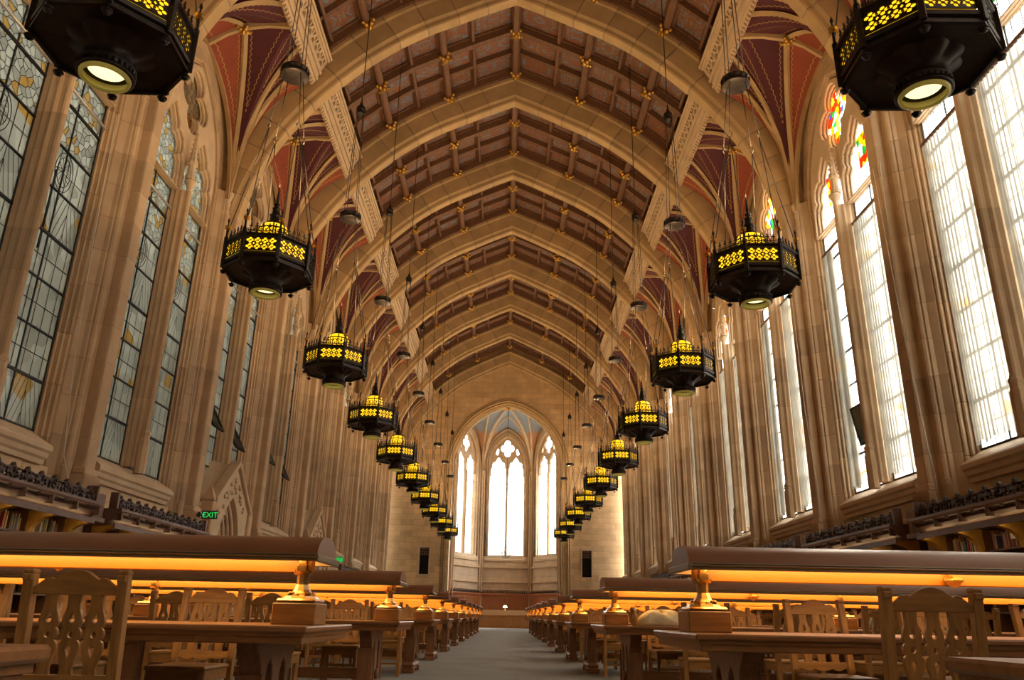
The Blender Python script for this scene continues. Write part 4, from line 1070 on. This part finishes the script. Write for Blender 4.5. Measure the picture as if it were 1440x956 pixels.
def make_lamp():
    root=empty('reading_lamp'); x0,x1=.07,TL-.07; zt=.722
    pro=[(-.262,1.100),(-.252,1.130),(-.215,1.168),(-.165,1.194),(-.105,1.210),(0,1.216)]
    pro=pro+[(-y,z) for y,z in pro[-2::-1]]
    sh_=MB(); vs=[]
    for x in (x0,x1):
        for y,z in pro: vs.append((x,y,z))
    n=len(pro); sh_.add(vs,[[k,k+1,n+k+1,n+k] for k in range(n-1)],0,True)
    sh_.add(vs,[list(range(n)),list(range(n,2*n))[::-1]])
    sh_.build('shade',SHADE,root)
    tr=MB()
    for s_ in (-1,1):
        for (ya,yb,za,zb,e) in ((.268,.295,1.064,1.080,.010),(.265,.305,1.082,1.092,.018),(.262,.290,1.094,1.104,.010)):
            tr.box(x0-e,x1+e,min(s_*ya,s_*yb),max(s_*ya,s_*yb),za,zb,b=.003)
    for x in (x0,x1): tr.box(x-.014,x+.012,-.30,.30,1.064,1.104,b=.004)
    tr.build('shade_trim',TRIM,root)
    li=MB(); vs=[]
    pin=[(y*.955,z-.010 if abs(y)<.255 else 1.066) for y,z in pro]
    for x in (x0+.012,x1-.012):
        for y,z in pin: vs.append((x,y,z))
    li.add(vs,[[k,k+1,n+k+1,n+k] for k in range(n-1)],0,True); li.add(vs,[list(range(n)),list(range(n,2*n))])
    li.build('shade_lining',SHIN,root)
    for y in (-.13,.13): MB().tube([(x0+.16,y,1.096),(x1-.16,y,1.096)],.013,8).build('lamp_tube',TUBE,root)
    MB().box(x0+.075,x1-.075,-.035,.035,1.012,1.20,b=.004).build('light_rail',RAILP,root)
    bl=MB().box(-.125,.125,-.15,.15,zt,zt+.118,b=.006).data('lamp_block',OAK)
    pl_=MB().box(-.112,.112,-.135,.135,zt+.118,zt+.142,b=.01).data('base_plate',BRASS)
    co=MB(); z=zt+.142
    co.lathe([(.105,z),(.095,z+.015),(.065,z+.03),(.048,z+.05),(.036,z+.08),(.034,z+.18),(.045,z+.195),(.05,z+.205),(.035,z+.215),(.06,z+.23),(.06,z+.275),(.03,z+.295),(.03,z+.335)],8,smooth=False,ph=PI/8)
    for k in range(4):
        a=k*PI/2+PI/4
        co.box(.05*math.cos(a)*1.3-.02,.05*math.cos(a)*1.3+.02,.05*math.sin(a)*1.3-.02,.05*math.sin(a)*1.3+.02,z,z+.04,b=.008)
        co.box(.062*math.cos(a)-.018,.062*math.cos(a)+.018,.062*math.sin(a)-.018,.062*math.sin(a)+.018,z+.235,z+.27,b=.006)
    co.box(-.05,.05,-.055,.055,1.000,1.035,b=.01); co.box(-.035,.035,-.065,.065,1.01,1.06,b=.008); co.box(-.02,.02,-.05,.05,1.06,1.085)
    com=co.data('lamp_column',BRASS)
    for x in (.20,TL/2,TL-.20):
        b_=ob('lamp_block',bl,root,(x,0,0)); ob('base_plate',pl_,b_); ob('lamp_column',com,root,(x,0,0))
    orn=MB(); orn.lathe([(.022,1.10),(.022,1.072),(.055,1.050),(.058,1.042),(.035,1.015),(0,.995)],6,c=(0,-.075),smooth=False)
    for k in range(4):
        a=k*PI/2; orn.box(.045*math.cos(a)-.014,.045*math.cos(a)+.014,-.07+.035*math.sin(a)-.014,-.07+.035*math.sin(a)+.014,1.032,1.055,b=.005)
    om=orn.data('hanging_nut',BRASS)
    for x in (1.70,3.6): ob('hanging_nut',om,root,(x,0,0))
    return root
def rake(mb):
    mb.v=[(x,y-max(0,z-.44)*.13,z) for x,y,z in mb.v]; return mb
def make_chair():
    root=empty('oak_chair'); W_=.232; B=-.20
    pst=MB(); pst.box(-.026,.026,B-.024,B+.024,0,.935,b=.004)
    pst.box(-.028,.028,B-.026,B+.026,.915,.948,b=.007); pst.box(-.022,.022,B-.034,B-.02,.90,.94,b=.005)
    # split the post at the seat so that it can lean back above it
    p2=MB(); p2.box(-.026,.026,B-.026,B+.022,0,.45,b=.003); q=MB(); q.box(-.026,.026,B-.024,B+.024,.45,.925,b=.003); q.box(-.029,.029,B-.026,B+.028,.922,.945,b=.007); q.box(-.024,.024,B-.036,B-.022,.895,.925,b=.005)
    rake(q); p2.add(q.v,q.f); pm=p2.data('rear_post',OAKV)
    for s_ in (-1,1): ob('rear_post',pm,root,(s_*W_,0,0))
    top=[(.215,.842),(.215,.872),(.195,.878),(.172,.893),(.150,.909),(.128,.913),(.110,.905),(.09,.918),(.06,.934),(.03,.943),(0,.947)]
    rake(plate([top+[(-x,z) for x,z in top[-2::-1]]],B-.016,B+.014,.003,'xz')).build('crest_rail',OAK,root)
    h=[(.034,.845),(.031,.81),(.034,.785),(.046,.755),(.051,.733),(.044,.716),(.038,.712),(.049,.700),(.052,.684),(.047,.668),(.038,.662),(.049,.650),(.052,.634),(.048,.612),(.036,.575),(.029,.550),(.034,.52)]
    tear=lambda z,s_:[(.0,z+s_*.028),(.009,z+s_*.008),(.013,z-s_*.004),(.009,z-s_*.014),(0,z-s_*.017),(-.009,z-s_*.014),(-.013,z-s_*.004),(-.009,z+s_*.008)]
    spm=rake(plate([h+[(-x,z) for x,z in h[::-1]],tear(.747,1),circ(0,.684,.014,9),tear(.622,-1)],B-.010,B+.010,.002,'xz')).data('splat',OAKV)
    for x in (-.113,0,.113): ob('splat',spm,root,(x,0,0))
    lr=[(.21,.526),(.21,.486),(.17,.481),(.14,.470),(.10,.470),(.08,.482),(.04,.472),(0,.465)]
    rake(plate([lr+[(-x,z) for x,z in lr[-2::-1]]+[]],B-.014,B+.012,.003,'xz')).build('lower_rail',OAK,root)
    st_=MB(); st_.box(-.235,.235,B-.01,.235,.425,.452,b=.010); st_.build('seat',OAK,root)
    ap=MB(); ap.box(-.215,.215,.18,.205,.36,.425); ap.box(-.215,.215,B,B+.02,.36,.425)
    for s_ in (-1,1): ap.box(min(s_*.20,s_*.222),max(s_*.20,s_*.222),B,.20,.36,.425)
    ap.build('seat_frame',OAK,root)
    lg=MB(); lg.lathe([(.022,0),(.028,.03),(.018,.06),(.024,.12),(.030,.22),(.022,.30),(.030,.33),(.030,.425)],8); lm=lg.data('leg',OAKV)
    for s_ in (-1,1): ob('leg',lm,root,(s_*.20,.195,0))
    sr=MB()
    for s_ in (-1,1): sr.box(s_*.215-.010,s_*.215+.010,B,.195,.13,.16)
    sr.box(-.2,.2,-.01,.012,.14,.165); sr.box(-.21,.21,B-.01,B+.012,.22,.25); sr.build('stretcher',OAK,root)
    return root
TAB=make_table(); LAMP=make_lamp(); CHAIR=make_chair()
TY={-1:[1.02,4.85,8.57,12.4,15.8,19.4,23.1,26.9,30.6,34.3,38.0,41.7],1:[1.28,4.95,8.95,13.1,16.7,20.3,24.0,27.7,31.4,35.1,38.8,42.5]}
ft=fl=fc=True
def chair_at(x,y,rz,label,group):
    global fc
    c=CHAIR if fc else copy_tree(CHAIR); fc=False
    c.location=(x,y,0); c.rotation_euler=(0,0,rz); c.scale=(.85,1,1); tag(c,label,'chair',group)
for s in (-1,1):
    sd_=SIDE[s]
    for k,ty in enumerate(TY[s]):
        t=TAB if ft else copy_tree(TAB); ft=False
        t.location=(s*(.88 if (s,k)==(-1,0) else 1.0),ty,0); t.rotation_euler=(0,0,0 if s>0 else PI)
        tn='nearest' if k==0 else ORD[k]
        tag(t,'long oak reading table on arched trestles, %s on the %s of the aisle'%(tn,sd_),'table','reading tables in two rows')
        if k==0: continue                          # its lamp stands wholly outside the picture
        l_=LAMP if fl else copy_tree(LAMP); fl=False
        l_.location=t.location; l_.rotation_euler=t.rotation_euler
        tag(l_,'long bronze-shaded reading lamp on the %s table %s of the aisle'%(tn,sd_),'lamp','reading lamps along the tables')
        far=0
        # far side: facing the camera
        x0={(-1,1):2.08,(1,1):2.25}.get((s,k),1.75+R.uniform(-.1,.25))
        for j in range(5):
            if k>1 and R.random()<.12: continue
            far+=1
            dy=R.uniform(-.05,.10) if k>1 else .0
            if k>7 and j>3: continue
            chair_at(s*(x0+.83*j),ty+.75+dy,PI+R.uniform(-.05,.05),'oak chair facing the camera, %s from aisle, behind %s table on the %s'%(ORD[j],tn,sd_),'chairs along the tables')
        x0={(-1,1):1.835,(1,1):1.885,(-1,2):2.05}.get((s,k),1.7+R.uniform(-.1,.3))
        for j in range(5):
            if k==1 and j>0: continue
            if k>1 and R.random()<.25: continue
            if k>7 and j>3: continue
            dy=R.uniform(-.12,.10) if k>2 else 0
            chair_at(s*(x0+.83*j),ty-(1.09 if k<3 else .95)+dy,R.uniform(-.05,.05) if k!=1 else -s*.03,'oak chair seen from behind, %s from aisle, before %s table on the %s'%(ORD[j],tn,sd_),'chairs along the tables')

# ------------------------------------------------------------------ bookcases and books
HB=2.55                                               # half length of a unit
SY=(-HB+.06,HB-.36)
def make_case(s):
    root=empty('bookcase')
    sg=lambda me: signed(me,s)
    X=0
    y0,y1=-2.52,2.22
    b=MB(); b.box(.62,.66,y0,y1,0,2.5); b.box(.0,.66,y0,y0+.05,0,2.35); b.box(.0,.66,y1-.05,y1,0,2.35); b.box(-.04,.66,y0,y1,0,.14); b.box(0,.66,y0,y1,2.33,2.38)
    ob('case_body',sg(b.data('case_body',DARKW)),root)
    shm=sg(MB().box(.02,.63,y0+.05,y1-.05,0,.03).data('shelf',DARKW))
    for z in (.5,.98,1.46,1.96): ob('shelf',shm,root,(0,0,z))
    um=sg(MB().box(-.01,.6,-.03,.03,.14,2.33).box(-.03,.02,-.045,.045,1.75,2.06,b=.005).data('upright',OAKDV))
    br=plate([[(-.46,2.34),(-.02,2.34),(-.02,1.96),(-.07,1.96),(-.10,2.06),(-.17,2.15),(-.28,2.22),(-.46,2.27)]],-.065,.065,.005,'xz')
    brm=sg(br.data('bracket',LITBRACKET))
    n=4
    for k in range(n+1):
        y=y0+.06+(y1-y0-.12)*k/n
        u=ob('upright',um,root,(0,y,0)); ob('bracket',brm,u)
    c=MB(); pr=[(-.36,2.33),(-.40,2.36),(-.38,2.40),(-.43,2.42),(-.50,2.48),(-.46,2.52),(-.56,2.56),(-.58,2.60),(-.58,2.645),(.62,2.645),(.62,2.33)]
    m=len(pr); vs=[(x,y,z) for y in (y0-.06,y1+.06) for x,z in pr]
    c.add(vs,[[k,(k+1)%m,m+(k+1)%m,m+k] for k in range(m)]+[list(range(m))[::-1],list(range(m,2*m))]); ob('cornice',sg(c.data('cornice',DARKW)),root)
    q=MB().box(-.57,-.40,-.018,.018,2.42,2.59,b=.005); qm=sg(q.data('cornice_strap',DARKW))
    q2=MB().lathe([(0,-.02),(.05,0),(.03,.04),(0,.05)],6); 
    for i in range(len(q2.v)): x,y,z=q2.v[i]; q2.v[i]=(-.55+z,y,2.55+x*.7)
    qm2=sg(q2.data('rosette',CARVE))
    for k in range(7):
        ob('cornice_strap',qm,root,(0,y0+.02+(y1-y0-.04)*k/6,0))
        if k<6: ob('rosette',qm2,root,(0,y0+(y1-y0)*(k+.5)/6,0))
    ob('shelf_light',sg(MB().box(-.435,-.41,y0+.15,y1-.15,2.318,2.332).data('shelf_light',SHELFL)),root)
    ob('light_valance',sg(MB().box(-.485,-.462,y0-.04,y1+.04,2.27,2.37).data('light_valance',DARKW)),root)
    # pierced carved cresting
    L0,L1=y0,y1; outl=[]; nn=12; hs=[]
    wv=(L1-L0)/nn
    for k in range(nn):
        a=L0+wv*k
        outl+=[(a,2.845),(a+wv*.2,2.86),(a+wv*.40,2.865),(a+wv*.42,2.90),(a+wv*.5,2.93),(a+wv*.58,2.90),(a+wv*.60,2.865),(a+wv*.8,2.86)]
        for (fy,fz,r) in ((.18,.05,.030),(.38,.06,.035),(.62,.06,.035),(.82,.05,.030),(.12,.125,.022),(.30,.135,.028),(.5,.13,.032),(.70,.135,.028),(.88,.125,.022),(.5,.20,.026),(.36,.19,.015),(.64,.19,.015)):
            hs.append(circ(a+wv*fy,2.645+fz,r,5,k*.7+fy*9,k*.7+fy*9+2*PI))
    cr=plate([outl[::-1]+[(L0,2.645),(L1,2.645)]]+hs,-.43,-.35,.012,'yz')
    for k in range(nn):
        for f_ in (.27,.5,.73):
            cr.lathe([(0,-.02),(.035,0),(.02,.03),(0,.035)],5)
            for i in range(len(cr.v)-20,len(cr.v)): x,y,z=cr.v[i]; cr.v[i]=(-.44-z*.5,L0+wv*(k+f_)+y,2.73+(.10 if f_==.5 else 0)+x)
    ob('cresting',sg(cr.data('cresting',CARVE)),root)
    pm=sg(MB().box(-.47,-.30,-.035,.035,2.645,2.96,b=.01).data('end_post',DARKW))
    for y in (y0-.02,y1+.02): ob('end_post',pm,root,(0,y,0))
    return root
BOOKC=[(.42,.06,.05),(.55,.48,.38),(.10,.09,.20),(.07,.20,.22),(.55,.36,.10),(.16,.10,.07),(.62,.58,.48),(.33,.16,.08),(.08,.16,.10),(.45,.20,.16)]
BOOKN=['red','cream','navy','teal','ochre','dark brown','white','tan','green','rose']
def book_mesh(i,t,h,d):
    mb=MB(); mb.box(0,d,-t/2,t/2,0,h,b=.002)
    mb2=MB(); mb2.box(-.001,.0,-t/2+.004,t/2-.004,h*.68,h*.82)
    me=mb.data('book',mat('book_'+BOOKN[i].replace(' ','_'),BOOKC[i],.55)); return me
LABM=mat('book_label_pale',(.75,.68,.52),.6)
BM=[]
for i in range(10):
    for v in range(3): BM.append((i,[.026,.034,.044][v],book_mesh(i,[.026,.034,.044][v],[.235,.265,.30][(v+i)%3],.17)))
def link_panel(s,p):
    m=MB().box(-.36,.30,-.24,.24,2.33,2.86,b=.01).box(-.40,.30,-.27,.27,2.33,2.42,b=.01).data('link',DARKW)
    return signed(m,s)
XC=8.12
cases={s:make_case(s) for s in (-1,1)}
for s in (-1,1):
    fst=True
    for yc in BAYS:
        i=bay_name(s,yc)
        if i<0 or i>5 or (s<0 and i in (2,4)): continue
        c=cases[s] if fst else copy_tree(cases[s]); fst=False
        c.location=(s*XC,yc,0)
        tag(c,'dark walnut wall bookcase with carved cresting, under the %s window of the %s wall'%(ORD[i],SIDE[s]),'bookcase','bookcases along the walls')
        if i<3 and not (s<0 and i>0):
            lp=tag(ob('cornice_block',link_panel(s,0),None,(s*XC,yc+2.52,0)),'dark walnut cornice block joining bookcases, beside the %s pier on the %s'%(ORD[i+1],SIDE[s]),'cornice block','cornice blocks between bookcases')
        if i==0:
            y0,y1=yc-2.52,yc+2.22; n=0
            for b4 in range(1 if s<0 else 1,4):
                a=y0+.06+(y1-y0-.12)*b4/4+.05; e=y0+.06+(y1-y0-.12)*(b4+1)/4-.05
                y=a+R.uniform(0,.05)
                while y<e-.05:
                    ci,t,me=BM[R.randrange(30)]
                    if R.random()<.05: y+=R.uniform(.03,.12); continue
                    if y+t>e: break
                    n+=1
                    bo=ob('book',me if s>0 else signed(me,-1),None,(s*(XC+.06+R.uniform(0,.03)),y+t/2,1.9905))
                    bo.scale=(1,1,R.uniform(.88,1.08))
                    tag(bo,'%s book upright on the top shelf, %s from the near end, %s wall bookcase'%(BOOKN[ci],ordinal(n-1),SIDE[s]),'book','books on the top shelf of the %s bookcase'%SIDE[s])
                    y+=t+.0015
nc=MB().box(-.004,.004,-.07,.07,0,.12).build('notice_card',WHITE,None,(XC-.06,12.62,2.10)); tag(nc,'small white notice card on the bookcase upright at the right edge','card')

# ------------------------------------------------------------------ gabled stone doorways on the left wall, exit signs
def make_portal():
    root=empty('stone_doorway')
    def pa(h,jz,ap,n=9):
        r=((ap-jz)**2+h*h)/(2*h); return [(h,0)]+arch_pts(h,jz,r-h,r,n)+[(-h,0)]
    gable=[(1.45,0),(1.45,3.35),(1.58,3.45),(1.58,3.62),(.08,4.86),(0,5.05),(-.08,4.86),(-1.58,3.62),(-1.58,3.45),(-1.45,3.35),(-1.45,0)]
    op=pa(.95,2.35,4.0)
    def noted(g,o_): return [p for p in g]+o_[::-1]
    g_=plate([gable+op[::-1]],-.10,.10,.01,'yz'); g_.mesh(plate([[(1.58,3.62),(1.58,3.78),(0,5.12),(-1.58,3.78),(-1.58,3.62),(0,4.95)]],-.20,.12,.02,'yz').data('t',STONE2))
    signed(g_.data('gable',STONE2),1)
    ob('gable',signed(g_.data('gable',STONE2),-1),root)
    for k,(h,dx) in enumerate(((.88,.12),(.80,.22),(.72,.32),(.64,.42))):
        o_=MB(); o_.tube([(dx-.04,y,z) for y,z in pa(h,2.35,4.0-.09*(k+1))],.055,6); p_=plate([pa(.98,2.35,4.05)+pa(h,2.35,4.0-.09*(k+1))[::-1]],dx,dx+.09,0,'yz'); o_.mesh(p_.data('t',STONE2))
        ob('arch_order',signed(o_.data('arch_order',STONE2),-1),root)
    cv=MB()
    rr=random.Random(3)
    for k in range(46):
        z=3.0+rr.random()*1.55; y=(rr.random()*2-1)*(1.25 if z<3.5 else 1.25*(4.75-z)/1.25)
        if abs(y)<.96 and (y/.98)**2+max(0,(z-2.35)/1.72)**2<1.08: continue
        cv.lathe([(0,-.02),(.07,0),(.05,.05),(0,.06)],6)
        for i in range(len(cv.v)-24,len(cv.v)): x,yy,zz=cv.v[i]; cv.v[i]=(-.10-zz,y+yy,z+x)
    ob('carved_foliage',signed(cv.data('carved_foliage',STONE2),-1),root)
    for d in (-1,1):
        p_=MB(); p_.box(-.18,.2,d*1.62-.17,d*1.62+.17,0,3.7,b=.03); p_.add([(-.18,d*1.62-.17,3.7),(-.18,d*1.62+.17,3.7),(.2,d*1.62+.17,3.7),(.2,d*1.62-.17,3.7),(.01,d*1.62,4.15)],[[0,1,4],[1,2,4],[2,3,4],[3,0,4]])
        ob('buttress',signed(p_.data('buttress',STONE),-1),root)
    rf_=MB(); rf_.add([(.1,1.5,3.7),(.1,0,5.0),(.1,-1.5,3.7),(.75,1.5,3.9),(.75,0,5.25),(.75,-1.5,3.9)],[[0,1,4,3],[1,2,5,4]]); rf_.box(.1,.7,-1.5,-1.35,0,3.7); rf_.box(.1,.7,1.35,1.5,0,3.7)
    ob('doorway_roof',signed(rf_.data('doorway_roof',STONE2),-1),root)
    dr=MB(); dr.box(.52,.58,-.7,.7,0,3.7)
    for k in range(7): dr.box(.50,.53,-.68+.195*k,-.68+.195*k+.17,0.05,3.6,b=.005)
    ob('door_leaf',signed(dr.data('door_leaf',OAKDV),-1),root)
    return root
PO_=make_portal(); PO_.location=(-8.32,23.75,0); tag(PO_,'gabled carved stone doorway with moulded arch, beside the green exit sign','doorway',kind='structure')
p2=copy_tree(PO_); p2.location=(-8.32,34.95,0); tag(p2,'gabled carved stone doorway farther down the left wall','doorway',kind='structure')
PLATE=mat('dark_sign_plate',(.05,.042,.035),.3)
def exit_sign(loc,w_,label,head=False):
    r=tag(empty('exit_sign',loc),label,'exit sign')
    MB().box(-w_/2,w_/2,-.015,.015,0,w_*.52,b=.004).build('sign_plate',PLATE,r)
    MB().box(-w_/2-.22,-w_/2,-.01,.01,w_*.20,w_*.32).box(-w_/2-.10,-w_/2-.02,-.04,.04,w_*.1,w_*.42).build('wall_bracket',PLATE,r)
    fc_=bpy.data.curves.new('lettering','FONT'); fc_.body='EXIT'; fc_.size=w_*.46; fc_.align_x='CENTER'; fc_.extrude=.001
    to=bpy.data.objects.new('t',fc_); tm_=bpy.data.meshes.new_from_object(to); bpy.data.objects.remove(to); tm_.materials.clear(); tm_.materials.append(GREEN)
    t=ob('lettering',tm_,r,(w_*.04,-.018,w_*.10)); t.rotation_euler=(PI/2,0,0)
    a=MB().add([(-w_*.46,-.018,w_*.26),(-w_*.38,-.018,w_*.36),(-w_*.38,-.018,w_*.31),(-w_*.38,-.018,w_*.21),(-w_*.38,-.018,w_*.16)],[[0,1,4]]); a.build('arrow',GREEN,r)
    if head: MB().box(-w_/2,w_/2,-.06,.06,w_*.52,w_*.52+.10,b=.02).build('emergency_light',WHITE,r)
    return r
exit_sign((-7.77,20.82,3.04),.42,'green lit EXIT sign on a dark plate, nearest on the left wall')
e2=exit_sign((-7.76,37.65,3.02),.40,'small green EXIT sign under a white emergency light, far down the left wall',True)
e2.children[0].data=MB().box(-.2,.2,-.016,.015,0,.21).data('sign_plate',mat('green_sign_face',(.02,.30,.06),.4,emit=(.02,.5,.08),estr=.5))

# ------------------------------------------------------------------ far end: counter, desk lamp, globe
ct=tag(empty('service_counter',(0,59.0,0)),'honey oak service counter across the far end of the aisle','counter')
MB().box(-3.0,3.0,0,.7,0,.80).build('counter_body',HONEY,ct); MB().box(-3.08,3.08,-.08,.78,.80,.86,b=.01).build('counter_top',HONEY,ct)
cpn=MB().box(-.27,.27,-.03,0,.1,.74,b=.015).data('counter_panel',HONEY)
for k in range(10): ob('counter_panel',cpn,ct,(-2.7+.6*k,0,0))
MB().box(-3.0,3.0,.55,.70,.86,1.20,b=.01).build('back_ledge',mat('pale_ledge_wood',(.70,.55,.35),.4),ct)
dl=tag(empty('desk_lamp',(.05,59.625,1.20)),'small desk lamp glowing white on the far counter','lamp')
MB().lathe([(.06,0),(.06,.02),(.02,.04),(.02,.20)],10).build('lamp_base',BRASS,dl); MB().lathe([(.17,.17),(.12,.30),(.05,.34)],12,cap=False).build('lamp_shade',emis('glowing_shade',(1,.82,.5),3.0),dl)
gl_=tag(empty('globe_pendant',(0,61.5,4.95)),'pale hanging globe on a long cord before the centre apse window','pendant')
gm=bpy.data.materials.new('frosted_globe'); gm.use_nodes=True; nn=gm.node_tree.nodes; nn['Principled BSDF'].inputs['Base Color'].default_value=(.85,.83,.78,1); nn['Principled BSDF'].inputs['Alpha'].default_value=.55
MB().lathe([(.40*math.sin(PI*k/12)+1e-5,.40-.40*math.cos(PI*k/12)) for k in range(13)],20,cap=False).build('globe',gm,gl_)
rg=MB()
for a in range(4): rg.tube([(.405*math.sin(2*PI*k/24)*math.cos(a*PI/4),.405*math.sin(2*PI*k/24)*math.sin(a*PI/4),.40-.405*math.cos(2*PI*k/24)) for k in range(24)],.012,4,closed=True)
rg.tube([(.41*math.cos(2*PI*k/24),.41*math.sin(2*PI*k/24),.40) for k in range(24)],.014,4,closed=True); rg.lathe([(.06,.79),(.05,.9),(.0,.98)],8)
rg.build('globe_bands',STEEL,gl_); MB().tube([(0,0,.8),(0,0,12.3)],.02,5).build('cord',STEEL,gl_)

# ------------------------------------------------------------------ small things
def cord(name,pts,label,r=.009): return tag(MB().tube(pts,r,5).build(name,CORD),label,'cord')
cord('pull_cord',[(-8.05,13.4,10.2),(-8.05,13.55,7.4),(-8.05,13.75,5.2),(-8.06,14.1,3.4),(-7.95,14.2,2.99)],'pale pull cord hanging past the pier to the left bookcase')
cord('pull_cord',[(8.06,15.1,10.4),(8.06,14.9,6.2),(8.0,14.5,2.96)],'pale pull cord on the right pier, the straighter of two')
cord('pull_cord',[(8.08,14.8,10.4),(8.08,14.95,7.0),(8.06,14.7,4.3),(8.0,14.45,2.96)],'pale pull cord on the right pier, the curved one of two')
cord('pull_cord',[(8.1,20.7,10.4),(8.1,20.6,6.2),(8.05,20.1,3.0)],'pale pull cord on the next pier down the right wall')
cord('pull_cord',[(-8.1,19.0,9.4),(-8.1,19.3,6.0),(-8.05,19.8,2.95)],'pale pull cord beside the second window of the left wall')
def blob(name,mats,loc,size,seed,label,cat,n=18):
    r=random.Random(seed); mb=MB(); vs=[]; m=8
    for i in range(m+1):
        for k in range(n):
            a=2*PI*k/n; t=i/m
            rr=math.cos(t*PI/2)**.7*(1+.12*math.sin(3*a+seed)+.07*math.sin(5*a+t*6)); z=math.sin(t*PI/2)*(1+.12*math.sin(4*a+t*3+seed))
            vs.append((size[0]*rr*math.cos(a),size[1]*rr*math.sin(a),size[2]*z))
    fs=[[i*n+k,i*n+(k+1)%n,(i+1)*n+(k+1)%n,(i+1)*n+k] for i in range(m) for k in range(n)]+[list(range(n))[::-1]]
    mb.add(vs,fs,0,True); o=mb.build(name,mats,None,loc); return tag(o,label,cat)
blob('cream_jacket',mat('cream_cotton',(.72,.60,.38),.9,noise=.12,nscale=9,bump=.6,bscale=14),(1.66,8.72,.7225),(.30,.2,.15),2,'crumpled cream jacket lying on the second table on the right','jacket')
bo=tag(empty('bottle',(1.36,8.6,.7225)),'small amber bottle beside the cream jacket','bottle')
MB().lathe([(.028,0),(.03,.01),(.03,.10),(.014,.13),(.014,.16)],10).build('bottle_body',mat('amber_bottle',(.5,.25,.06),.15),bo); MB().lathe([(.016,.15),(.016,.18)],8).build('cap',WHITE,bo)
blob('grey_jacket',mat('grey_fleece',(.20,.22,.25),.95,bump=.6,bscale=20),(4.05,8.56,.7225),(.26,.17,.2),5,'grey blue jacket heaped on the second table on the right','jacket')
bk=tag(empty('teal_bag',(-1.62,41.2,.7225)),'teal bag standing on the farthest table on the left','bag')
MB().box(-.22,.22,-.12,.12,0,.26,b=.06).build('bag_body',mat('teal_canvas',(.03,.30,.34),.8),bk); MB().tube([(-.1,0,.25),(-.06,0,.34),(.06,0,.34),(.1,0,.25)],.014,5).build('handle',mat('teal_canvas',(.03,.30,.34)),bk)
